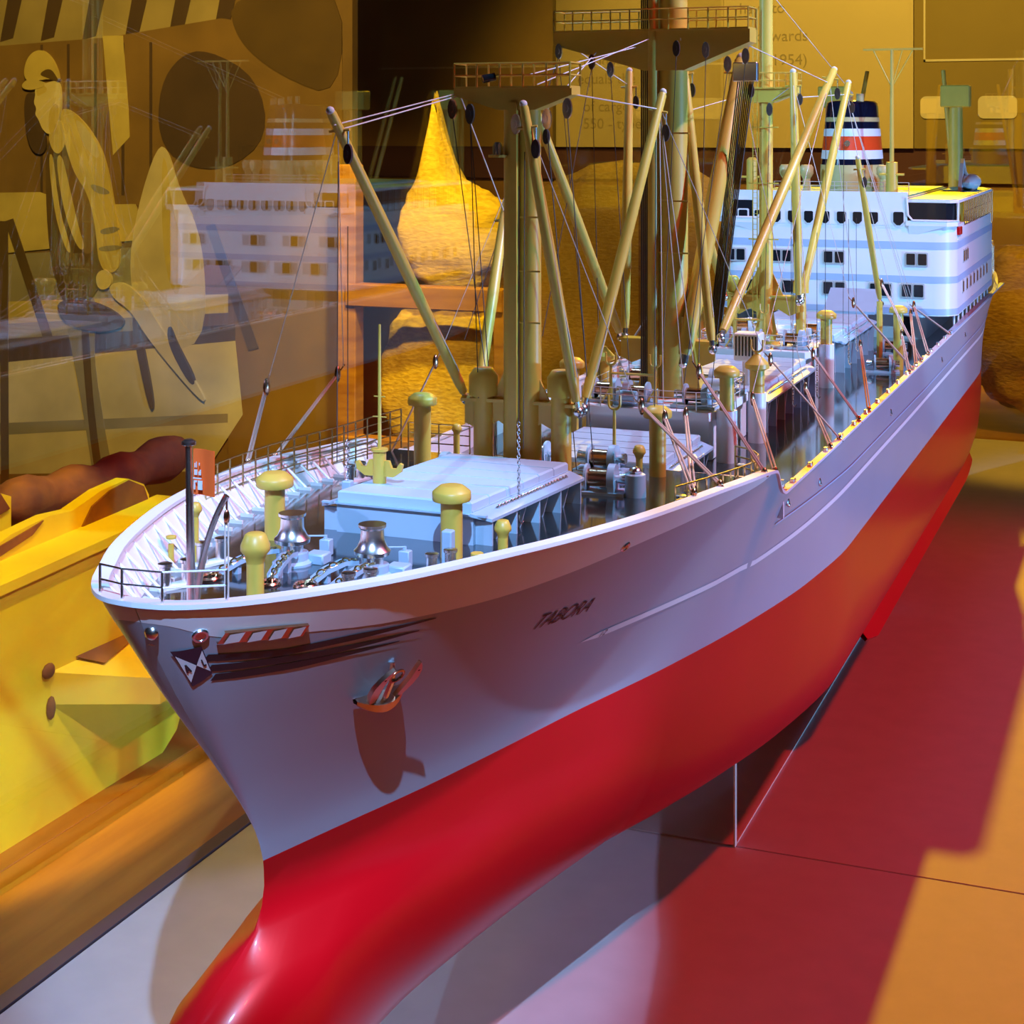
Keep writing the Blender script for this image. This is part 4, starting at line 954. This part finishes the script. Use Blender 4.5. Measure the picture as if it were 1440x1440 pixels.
# third mast
m3 = mast(0, 61.5, 6.95, 30, 0.5, (-2.1, 2.2), 22.95, 0.85, 'yellow mast with ladder just before the bridge', [(0.1, 61.5, 0.45, 30, 'yellow', 'post')], 0.5)
platform_rail(m3, -2.1, 2.2, 61.5, 23.0, 0.95, 0.6, 7)
outrigger(m3, 61.5, 9.9, 2.2, 9)
m = MB()
for dx in (-0.62, -0.34): m.cyl((dx, 61.0, 8.0), (dx, 61.0, 28), 0.035, n=5)
for k in range(60): m.cyl((-0.62, 61.0, 8.2 + 0.33 * k), (-0.34, 61.0, 8.2 + 0.33 * k), 0.02, n=4)
m.build('ladder', M['yellow'], m3)
for z in (20.5, 17, 13.5): MB().box(-0.9, 1.0, 61.0, 61.06, z, z + 0.08).build('rung_plate', M['yellow'], m3, smooth=0)
MB().lathe((0.1, 61.5, 6.95), [(0.9, 0), (0.6, 1.2), (0.46, 2.2)], 14).build('mast_foot', M['yellow'], m3)

def block_at(p, parent, s=0.28, mt='dark', tilt=0.0, name='pulley_block'):
    p = Vector(p); m = MB()
    m.cyl(p + Vector((0, -0.07, 0)), p + Vector((0, 0.07, 0)), s, s, 12); m.cyl(p + Vector((-0.02, -0.1, 0)), p + Vector((-0.02, 0.1, 0)), s * 0.35, n=8)
    m.v = [(p.x + (x - p.x) * 0.62, y, p.z + (z - p.z) * 1.35) for x, y, z in m.v]
    return m.build(name, M[mt], parent)
def derrick(a, b, r, label=None, wires=True):
    a = Vector(a); b = Vector(b); d = (b - a).normalized(); L = (b - a).length
    root = MB().tube([a, a + d * 0.5, a + d * L * 0.5, b - d * 0.15, b], [r * 0.75, r * 0.95, r * 1.1, r * 0.85, r * 0.6], 14).build('derrick_boom', M['yellow'], ship, label=label)
    MB().ball(tuple(b), r * 0.75).build('boom_tip', M['thread'], root)
    MB().cyl(a - d * 0.45, a + d * 0.1, r * 0.55, n=8).ball(tuple(a - d * 0.45), 0.24).build('heel_fitting', M['chrome'], root)
    q = b - d * 0.9; side = d.cross(Vector((0, 1, 0))).normalized()
    MB().cyl(q - side * r * 1.9, q + side * r * 1.9, 0.06, n=6).build('head_lugs', M['yellow'], root)
    h = q - side * r * 1.6
    MB().cyl(h, h - Vector((0, 0, 0.5)), 0.035, n=5).build('shackle', M['chrome'], root)
    block_at(h - Vector((0, 0, 0.85)), root, 0.27, 'wire')
    return root
BO = dict(
 D1=((-2.55, 19.9, 10.0), (-3.5, 10.5, 21.1), .21), D2=((-2.4, 21.2, 10.0), (-3.5, 26.8, 17.2), .22), D3=((2.4, 19.4, 10.0), (1.0, 17.4, 21.4), .21), D4=((2.5, 20.2, 10.0), (4.0, 25.7, 22.0), .21),
 D5=((-2.8, 40.6, 10.0), (-3.5, 30.1, 21.6), .24), D6=((2.6, 38.8, 10.0), (0.5, 41.1, 24.1), .24), D7=((-2.9, 42.0, 10.0), (-3.5, 44.6, 23.6), .24), D8=((2.8, 40.3, 10.3), (5.0, 58.2, 24.0), .26), DH=((1.2, 38.9, 9.2), (2.5, 45.4, 24.2), .42),
 D9=((2.5, 61.0, 10.2), (4.0, 68.5, 23.5), .26), D10=((2.4, 60.4, 10.2), (2.0, 60.6, 24.0), .26), D11=((5.5, 71.8, 9.0), (5.0, 66.2, 18.6), .2), D12=((-2.4, 61.0, 10.2), (-4.2, 70.0, 20.5), .26), D13=((-2.4, 60.6, 10.2), (-3.6, 53.0, 22.0), .24))
for k, (a, b, r) in BO.items(): derrick(a, b, r, 'thick pale heavy lift boom at the main mast' if k == 'DH' else None)
MB().cyl((5.5, 71.8, MAIN), (5.5, 71.8, 8.8), 0.2, n=8).build('boom_post', M['yellow'], ship)

rig = empty('rigging', (0, 40, 8), ship)
def wire(a, b, r=0.022, mt='thread', name='rigging_wire'):
    return MB().cyl(a, b, r, n=5, cap=False).build(name, M[mt], rig)
CT1 = [(-2.6, 19.7, 21.8), (-1.8, 19.6, 21.6), (2.2, 19.7, 21.8), (1.4, 19.6, 21.4), (0.2, 19.4, 21.2)]
CT2 = [(-5.6, 40, 25.0), (-3.6, 39.4, 24.4), (-2.6, 39.4, 24.0), (0.9, 39.2, 25.0), (2.4, 39.2, 24.9), (4.2, 40, 24.6), (3.4, 39.6, 24.2)]
CT3 = [(-2.0, 61.5, 22.4), (2.1, 61.5, 22.4), (0.6, 61, 22.2)]
def hd(k, t=0.94): a, b, r = BO[k]; return Vector(a).lerp(Vector(b), t)
# topping lifts from boom heads to crosstrees, with blocks
for k, c in (('D1', CT1[0]), ('D2', CT1[0]), ('D3', CT1[4]), ('D4', CT1[2]), ('D5', CT2[1]), ('D7', CT2[0]), ('D6', CT2[3]), ('DH', CT2[5]), ('D8', CT2[5]), ('D9', CT3[1]), ('D10', CT3[2]), ('D12', CT3[0]), ('D13', CT3[0])):
    wire(hd(k), c, 0.028); 
for c in CT1 + CT2 + CT3: block_at((c[0], c[1] - 0.75, c[2] - 0.55), rig, 0.3, random.choice(('chrome', 'wire', 'brass', 'chrome')))
# stays between the masts
for a, b in (((0.3, 19.9, 22.6), (-1.5, 39.4, 24.6)), ((0.6, 19.9, 22.2), (-0.8, 39.4, 25.0)), ((0, 40.2, 33), (0, 61.5, 29.5)), ((0.3, 62, 29), (0.5, 90, 23.2)), ((-2.6, 19.7, 21.9), (-3.4, 10.6, 20.6)), ((0, 40, 33), (-5, 22, 26.5)), ((0.4, 40, 34), (4.6, 25.5, 27.5))): wire(a, b, 0.025)
# runners down from boom heads and crosstrees to the deck
for k in ('D1', 'D3', 'D4', 'D5', 'D6', 'D9', 'D10', 'D8'):
    h = hd(k, 0.93); a = BO[k][0]
    wire(h + Vector((-0.1, 0, -1)), (h.x - 0.15, h.y, deck_z(h.y) + 2.0 if h.y < 27 else 6.9), 0.018, 'wire')
    wire(h, Vector(a).lerp(h, 0.08) + Vector((0.25, -0.1, 0.1)), 0.02, 'thread')
for c, b in ((CT1[0], (-1.9, 22, 6.6)), (CT1[1], (-1.8, 21.5, 6.6)), (CT1[1], (-1.6, 19.2, 9.9)), (CT1[2], (2.6, 21, 6.6)), (CT1[3], (1.5, 22, 6.6)), (CT2[0], (-3.2, 37, 7.2)), (CT2[1], (-2.6, 37, 7.4)), (CT2[2], (-1.0, 37, 7.4)), (CT2[4], (2.4, 37, 7.4)), (CT2[5], (2.9, 37.4, 7.3)), (CT2[6], (1.6, 37, 7.4)), (CT3[1], (2.4, 59.6, 7.5)), (CT3[0], (-2.2, 59.6, 7.5)), (CT3[2], (0.4, 59.6, 7.5)), (CT2[3], (0.6, 36.8, 7.4)), (CT2[1], (-3.0, 30, 11)), (CT2[0], (-5.8, 27.5, 11)) ):
    wire(Vector(c) - Vector((0, 0.75, 0.8)), b, 0.02, 'wire')
# slack guys sloping from boom heads to the rails: wire, block, double tackle, deck eye
def guy(bot, top, head, n=2):
    bot = Vector(bot); top = Vector(top)
    root = MB()
    d = (top - bot).normalized(); s = d.cross(Vector((0, 0, 1))).normalized() * 0.07
    for k in range(n): o = s * (k - (n - 1) / 2) * 2; root.cyl(bot + o, top + o * 0.6, 0.045, n=6)
    g = root.build('guy_tackle', M['rope'], ship)
    MB().ball(tuple(top), 0.12, 0.16, 0.34).cyl(top, top + d * 0.5, 0.03, n=5).build('pulley_block', M['brass'], g)
    MB().ball(tuple(bot), 0.13, 0.13, 0.17).cyl(bot - d * 0.25, bot, 0.05, n=6).build('deck_eye', M['brass'], g)
    if head is not None: MB().cyl(top + d * 0.4, head, 0.018, n=5, cap=False).build('guy_wire', M['thread'], g)
H = {k: hd(k, 0.95) for k in BO}
for b, t, h in (((8.9, 24.9, 6.75), (6.0, 33.2, 8.2), H['D8']), ((8.9, 23.0, 7.1), (6.0, 24.0, 10.7), H['D4']), ((9, 38.2, 5.75), (6.0, 36.8, 9.5), H['D4']), ((9, 36.0, 5.75), (6.5, 42.6, 7.3), H['DH']), ((9, 43.6, 5.75), (6.5, 44.4, 8.8), H['D10']), ((9, 46.6, 5.75), (7, 55.6, 7.9), H['D8']),
              ((8.3, 14.9, 7.9), (5.5, 20.9, 9.3), H['D4']), ((8.5, 17.7, 7.65), (5.0, 19.5, 9.95), H['D3']), ((9, 62.4, 5.75), (6, 59, 10.0), H['D10']), ((9, 66.1, 5.75), (6, 69.6, 10.2), H['D9']), ((9, 80.8, 5.75), (7, 77.2, 7.9), H['D9']), ((9, 69.5, 5.75), (7.5, 73.7, 8.4), H['D9']), ((9, 60.9, 5.75), (8, 64.8, 7.5), H['D11']),
              ((-8.6, 13.5, 7.95), (-7.5, 13.0, 10.9), H['D1']), ((-8.8, 15.9, 7.7), (-7.5, 18.6, 10.6), H['D1']), ((-8.9, 26.2, 5.8), (-7.0, 27.0, 10.0), H['D5']), ((-9, 38, 5.75), (-6, 37, 9.5), H['D5']), ((-9, 60, 5.75), (-6, 59, 10), H['D13']), ((7.9, 16.3, 7.7), (5.6, 23.5, 9.0), H['D4']), ((9, 64, 5.75), (7.6, 71.5, 8.1), H['D9'])):
    guy(b, t, h)
# cargo hook chains hanging over the hatches
for x, y, zt, zb in ((2.75, 12.5, 12.5, 7.2), (-3.6, 12.0, 11.0, 7.0), (5.2, 52, 8.6, 5.6), (5.0, 63, 8.8, 6.0), (4.9, 47, 8.3, 5.9), (4.6, 68, 8.6, 6.2)):
    zc = lerp(zb, zt, 0.6); w = MB().cyl((x, y, zc), (x, y, zt + 6), 0.018, n=4).build('hook_wire', M['wire'], ship)
    chain('hook_chain', [(x, y, zc), (x, y, zb)], 0.11, w, 'chrome'); MB().tube([(x, y, zb), (x, y, zb - 0.2), (x + 0.1, y, zb - 0.32), (x + 0.18, y, zb - 0.2)], 0.04, 5).build('hook', M['chrome'], w)
# deck eyes and cleats along the port rail
for y in list(np.arange(28, 84, 3.6)):
    for sg in SIDES: MB().box(sg * 8.95 - 0.1, sg * 8.95 + 0.1, y - 0.18, y + 0.18, 5.62, 5.84, 0.02).build('rail_cleat', M['chrome'], ship, smooth=0)
# ------------------------------------------------------------------ surroundings beyond the glass
# yellow casting on the pine platform
yc_ = empty('yellow_casting', (-31, 25, -14)); tag(yc_, 'large weathered yellow painted casting with rusty edges on the pine platform', 'casting')
def rough_prism(poly, axis, a, b, name, mt, parent, smooth=0, **k): return MB().prism(poly, axis, a, b).build(name, M[mt], parent, smooth=smooth)
def ridge_z(y): return -2.7 + 0.035 * (y + 8)
# tall side wall with a rounded far end, bright ridge along its top, torn plate behind the ridge
rough_prism([(-8, -14), (36.8, -14), (38.2, -13.2), (39.1, -11.5), (39.4, -9), (39.6, -4), (39.8, ridge_z(40)), (-8, ridge_z(-8))], 'x', -30, -28, 'side_wall', 'rustyel', yc_)
rough_prism([(-8, ridge_z(-8) - 0.05), (39.8, ridge_z(40) - 0.05), (39.8, ridge_z(40) + 0.45), (-8, ridge_z(-8) + 0.45)], 'x', -30.4, -27.75, 'ridge', 'rustyel', yc_)
top = [(-8, -1.1), (4, -0.9), (14, -0.2), (20, 0.1), (21, -0.5), (23, -0.9), (24.5, -0.6), (27, 0.1), (30, 0.35), (32, 0.2), (34.5, 0.75), (37, 0.9), (38.5, 0.3), (39, -0.4)]
rough_prism([(-8, -3), (39, -1.4)] + top[::-1], 'x', -31.2, -30.4, 'upper_plate', 'rustyel', yc_)
rough_prism([(-8, -3), (31, -2), (31, 0.9), (29.5, 1.5), (26, 1.3), (18, 1.0), (-8, 0.2)], 'x', -34.4, -33.6, 'rear_plate', 'rustyel', yc_)
rough_prism([(32.6, -0.95), (33.6, 0.1), (35.2, 0.62), (37, 0.82), (38.4, 0.2), (38.8, -0.6)], 'x', -30.42, -30.3, 'rust_patch', 'rust', yc_)
rough_prism([(22.0, -1.6), (23.2, -0.9), (25.4, -0.4), (28, 0.0), (29.5, 0.25), (28.6, -0.3), (26.0, -0.8), (24.6, -1.4)], 'x', -30.42, -30.3, 'rust_patch', 'rust', yc_)
rough_prism([(18, 0.2), (20, 0.95), (26, 1.2), (30, 1.3), (30.8, 0.3), (26, -0.6)], 'x', -33.62, -33.5, 'rust_patch', 'rust', yc_)
rough_prism([(24.2, -1.2), (25.8, -1.0), (25.8, 0.6), (24.2, 0.5)], 'x', -33.7, -30.4, 'lug', 'rust', yc_)
MB().tube([(-36.4, y, -0.7 + 0.25 * math.sin(y * 0.25)) for y in np.linspace(33, 52, 20)], [0.5] + [1.3 + 0.2 * math.sin(y * 0.7) for y in np.linspace(26, 60, 18)] + [0.5], 14).build('rusty_pipe', M['rust'], yc_)
# bracket sloping out of the wall with a turned down lip
A = [(-28.05, 26.9, -6.5), (-25.75, 33.2, -8.5), (-25.75, 39.2, -8.3), (-28.05, 39.4, -6.6)]
m = MB(); m.add([(x, y, z) for x, y, z in A] + [(x, y, z - (1.6 if i in (0, 3) else 1.35)) for i, (x, y, z) in enumerate(A)], [(0, 1, 2, 3), (7, 6, 5, 4), (0, 4, 5, 1), (1, 5, 6, 2), (2, 6, 7, 3), (3, 7, 4, 0)])
m.build('bracket', M['rustyel'], yc_, smooth=0)
MB().add([(-27.98, 29.0, -6.35), (-27.2, 30.4, -7.0), (-27.6, 33.2, -6.75), (-27.98, 33.6, -6.45)], [(0, 1, 2, 3)]).add([(-27.98, 29.0, -6.6), (-27.2, 30.4, -7.3), (-27.6, 33.2, -7.0), (-27.98, 33.6, -6.6)], [(3, 2, 1, 0)]).build('rust_streak', M['rust'], yc_, smooth=0)
for p, r in (((-27.95, 26.8, -6.4), (0.2, 0.5, 0.4)), ((-27.95, 27.0, -8.3), (0.15, 0.35, 0.6)), ((-25.9, 33.4, -8.7), (0.3, 0.4, 0.5))):
    MB().ball(p, *r, 8, 5).build('rust_spot', M['rust'], yc_)

# photo mural: flat print built of toned areas on a board
def tone(n, c): return mat('mural_' + n, tuple(0.8 * v for v in c), 0.85, var=0.28, scale=7, detail=8)
T = dict(base=tone('base', (0.24, 0.14, 0.03)), sky=tone('roof', (0.42, 0.33, 0.12)), dark=tone('dark', (0.09, 0.05, 0.02)), mid=tone('mid', (0.26, 0.15, 0.03)), light=tone('light', (0.72, 0.58, 0.15)), pale=tone('pale', (0.74, 0.64, 0.34)), skin=tone('skin', (0.85, 0.72, 0.28)), coat=tone('coat', (0.74, 0.58, 0.13)), shade=tone('shade', (0.13, 0.075, 0.012)), grey=tone('grey', (0.36, 0.32, 0.20)))
MY = 120.0
mur = empty('photo_mural', (-84, MY, -59)); tag(mur, 'sepia photo mural of a worker in cap at a quay', 'mural')
def mxz(px, py):       # print coordinates (left to right, top to bottom) to the board
    return -106.9 + px * 0.0962, 35.5 - py * 0.0845
MB().box(-125, -59.5, MY + 0.3, MY + 1.6, -30, 48).build('board', T['base'], mur, smooth=0)
MB().box(-124, -60.5, MY + 0.4, MY + 1.5, -59, -30).build('board_base', M['strip'], mur, smooth=0)
lay = [0]
def area_print(pts, t, name='printed_area', sm=True):
    P = [mxz(*p) for p in pts]
    if sm:      # round the outline with one Chaikin pass per corner
        for _ in range(2):
            Q = []
            for a, b in zip(P, P[1:] + P[:1]): Q += [(a[0] * .75 + b[0] * .25, a[1] * .75 + b[1] * .25), (a[0] * .25 + b[0] * .75, a[1] * .25 + b[1] * .75)]
            P = Q
    lay[0] += 1; y = MY + 0.3 - 0.012 * lay[0]
    MB().prism(P, 'y', y, MY + 0.31).build(name, T[t], mur, smooth=0)
area_print([(-190, -60), (330, -60), (320, 30), (160, 55), (-190, 75)], 'sky', sm=False)
for k in range(6): area_print([(20 + 62 * k, -60), (45 + 62 * k, -60), (18 + 62 * k, 50), (-2 + 62 * k, 55)], 'dark', sm=False)
area_print([(-190, 70), (160, 52), (320, 30), (480, 60), (480, 280), (-190, 290)], 'mid', sm=False)
for k in range(5): area_print([(60 + 40 * k, 60), (64 + 40 * k, 60), (64 + 40 * k, 270), (60 + 40 * k, 270)], 'dark', sm=False)
area_print([(153, 50), (182, 50), (190, 150), (192, 190), (168, 215), (160, 130)], 'light', sm=False)
area_print([(330, 0), (480, -20), (480, 140), (400, 110), (340, 60)], 'shade')
area_print([(300, 70), (370, 110), (385, 190), (330, 235), (265, 230), (232, 190), (235, 120), (262, 80)], 'dark')
area_print([(-190, 275), (60, 268), (110, 285), (200, 282), (215, 330), (-190, 380)], 'light', sm=False)
area_print([(-190, 375), (330, 330), (330, 480), (-190, 520)], 'grey', sm=False)
area_print([(215, 300), (480, 290), (480, 760), (330, 760), (330, 480), (260, 470)], 'mid', sm=False)
area_print([(-190, 440), (330, 400), (330, 425), (-190, 475)], 'light', sm=False)
area_print([(-190, 500), (340, 440), (340, 462), (-190, 540)], 'shade', sm=False)
area_print([(-190, 540), (340, 462), (350, 560), (300, 640), (-190, 700)], 'pale', sm=False)
area_print([(-190, 620), (330, 560), (330, 572), (-190, 640)], 'grey', sm=False)
area_print([(-190, 690), (300, 640), (480, 640), (480, 760), (-190, 760)], 'mid', sm=False)
area_print([(232, 200), (248, 208), (262, 260), (298, 330), (300, 480), (215, 470), (190, 380), (203, 290)], 'pale')
area_print([(238, 215), (246, 222), (252, 280), (270, 340), (262, 420), (240, 360)], 'light')
for x0, x1 in ((8, 20), (300, 312)): area_print([(x0, 310), (x0 + 12, 306), (x1 + 60, 470), (x1 + 46, 474)], 'shade', sm=False)
area_print([(0, 310), (12, 310), (14, 700), (2, 700)], 'shade', sm=False)
# the worker: trousers, dark open coat, lit sleeve and back, scarf, face, cap, hands on a shaft
area_print([(95, 425), (138, 400), (146, 440), (140, 490), (158, 600), (176, 690), (146, 698), (134, 620), (116, 520)], 'grey')
area_print([(120, 430), (134, 440), (140, 560), (160, 690), (150, 694), (134, 600)], 'shade')
area_print([(70, 196), (86, 190), (110, 210), (150, 280), (160, 380), (130, 430), (98, 428), (80, 380), (71, 300)], 'shade')
area_print([(94, 205), (112, 236), (132, 262), (146, 312), (142, 352), (122, 352), (104, 300)], 'mid')
area_print([(86, 218), (95, 214), (106, 260), (120, 318), (130, 346), (119, 347), (103, 310), (92, 265)], 'light')
area_print([(74, 215), (82, 214), (90, 290), (110, 350), (102, 352), (84, 300)], 'light')
area_print([(92, 150), (108, 152), (132, 174), (152, 205), (163, 240), (172, 290), (179, 325), (181, 372), (160, 380), (148, 360), (145, 318), (134, 270), (114, 242), (104, 215), (96, 186)], 'coat')
area_print([(112, 160), (136, 182), (152, 212), (146, 222), (126, 200)], 'pale')
area_print([(136, 254), (158, 260), (168, 268), (154, 270), (140, 264)], 'grey')
area_print([(150, 318), (176, 312), (179, 320), (154, 326)], 'grey')
area_print([(148, 342), (180, 338), (181, 345), (152, 349)], 'grey')
area_print([(38, 130), (55, 126), (58, 160), (72, 192), (69, 216), (50, 212), (40, 180)], 'dark')
area_print([(74, 184), (94, 160), (102, 196), (92, 216), (80, 208)], 'light')
area_print([(55, 120), (72, 114), (91, 110), (94, 140), (91, 166), (85, 183), (75, 187), (66, 179), (61, 166), (55, 158), (58, 150), (53, 142), (56, 132)], 'skin')
area_print([(57, 121), (72, 118), (74, 126), (66, 130), (58, 134)], 'coat'); area_print([(76, 150), (91, 140), (91, 166), (85, 183), (76, 186)], 'coat')
area_print([(38, 102), (42, 82), (52, 70), (66, 67), (80, 79), (89, 98), (91, 113), (76, 108), (60, 111), (44, 112)], 'coat')
area_print([(60, 102), (78, 92), (90, 108), (91, 114), (76, 108)], 'shade')
area_print([(34, 118), (44, 108), (62, 110), (73, 118), (58, 123), (42, 124)], 'light')
area_print([(145, 380), (160, 371), (170, 384), (166, 399), (149, 402)], 'skin')
area_print([(164, 394), (186, 388), (212, 408), (234, 442), (302, 540), (297, 549), (224, 470), (196, 427), (170, 412)], 'pale')
area_print([(84, 420), (130, 414), (176, 430), (192, 450), (150, 462), (100, 452)], 'shade')
area_print([(196, 440), (206, 436), (232, 560), (222, 562)], 'shade'); area_print([(250, 440), (262, 470), (290, 520), (280, 526), (248, 470)], 'dark')

# jute sacks and timber frame
def sack(name, c, rx, ry, rz, seed, label, ear=None, flat=0.35, parent=None):
    rnd = random.Random(seed); n, mm = 48, 30; m = MB(); rows = []
    ph = [rnd.uniform(0, 6.28) for _ in range(8)]
    for j in range(mm + 1):
        v = -PI / 2 + PI * j / mm; row = []
        for k in range(n):
            u = 2 * PI * k / n
            cx = math.copysign(abs(math.cos(u)) ** 0.6, math.cos(u)); cy = math.copysign(abs(math.sin(u)) ** 0.8, math.sin(u))
            cv = max(math.cos(v), 0) ** 0.55; sv = math.copysign(abs(math.sin(v)) ** 0.75, math.sin(v))
            w = 1 + 0.035 * math.sin(3 * u + ph[0] + 2 * v) + 0.03 * math.sin(7 * v + ph[1] + u) + 0.022 * math.sin(9 * u + 5 * v + ph[2]) + 0.015 * math.sin(15 * v - 4 * u + ph[3])
            p = [c[0] + rx * cx * cv * w, c[1] + ry * cy * cv * w, c[2] + rz * (sv * w)]
            p[2] -= rz * 0.10 * math.sin(2 * u + ph[4]) * cv
            if ear:
                dx = p[0] - ear[0]; d = math.exp(-(abs(dx) / (ear[2] * (1.7 if dx > 0 else 1.0))) ** 1.15) * max(0, sv) ** 2.2; p[2] += (ear[1] - (c[2] + rz)) * d; p[1] = c[1] + (p[1] - c[1]) * (1 - 0.6 * d)
            row.append(tuple(p))
        rows.append(row)
    m.grid(rows, closed=True); o = m.build(name, M['jute'], smooth=80); tag(o, label, 'sack'); return o
sack('jute_sack', (-47.6, 122, 8.4), 6.3, 4.5, 5.0, 3, 'bright jute sack with a pointed tied corner on the timber frame', ear=(-50.2, 25.0, 0.9))
sack('jute_sack', (-47.5, 123, -7.6), 8.8, 5, 8.3, 5, 'jute sack leaning below the timber cross beam')
sack('jute_sack', (-50, 190, -5.3), 19, 9, 19.4, 8, 'huge brown jute bale rising behind the masts')
sack('jute_sack', (14.5, 168, -4.3), 13.5, 8, 10.3, 11, 'jute sack lying behind the stern at the right')
fr_ = empty('timber_frame', (-49, 116, -59)); tag(fr_, 'brown timber frame of posts and beams holding sacks', 'frame')
for x0, x1, y0, y1, z0, z1, nm, mt in ((-58.6, -56.4, 115, 117, -59, 16.6, 'post', 'brownwood'), (-57.5, -39.5, 114.6, 116.6, 1.6, 4.0, 'cross_beam', 'brownwood'), (-58, -38, 114.6, 116.6, -15.8, -12.2, 'lower_beam', 'brownwood'), (-40.6, -38.4, 115, 117, -59, 3.8, 'post', 'brownwood'), (-36, -33.6, 150, 152, -59, 14, 'post', 'brownwood')):
    MB().box(x0, x1, y0, y1, z0, z1, 0.12).build(nm, M[mt], fr_, smooth=0)
# low ledge carrying the sack behind the end pane
lg = MB().box(-24, 60, 152, 200, -59, -16).build('sack_ledge', M['brownwood'], smooth=0); tag(lg, 'dark brown ledge under the sacks behind the stern', 'ledge')
l2 = MB().box(-72, -28, 180, 200, -59, -26.6).build('sack_ledge', M['brownwood'], smooth=0); tag(l2, 'low brown ledge under the huge bale', 'ledge')
l3 = MB().box(-57, -41, 118, 129, -59, -16.6).build('sack_ledge', M['brownwood'], smooth=0); tag(l3, 'low brown plinth inside the timber frame', 'ledge')
for o in list(bpy.data.objects):
    if '_o' in o: del o['_o']
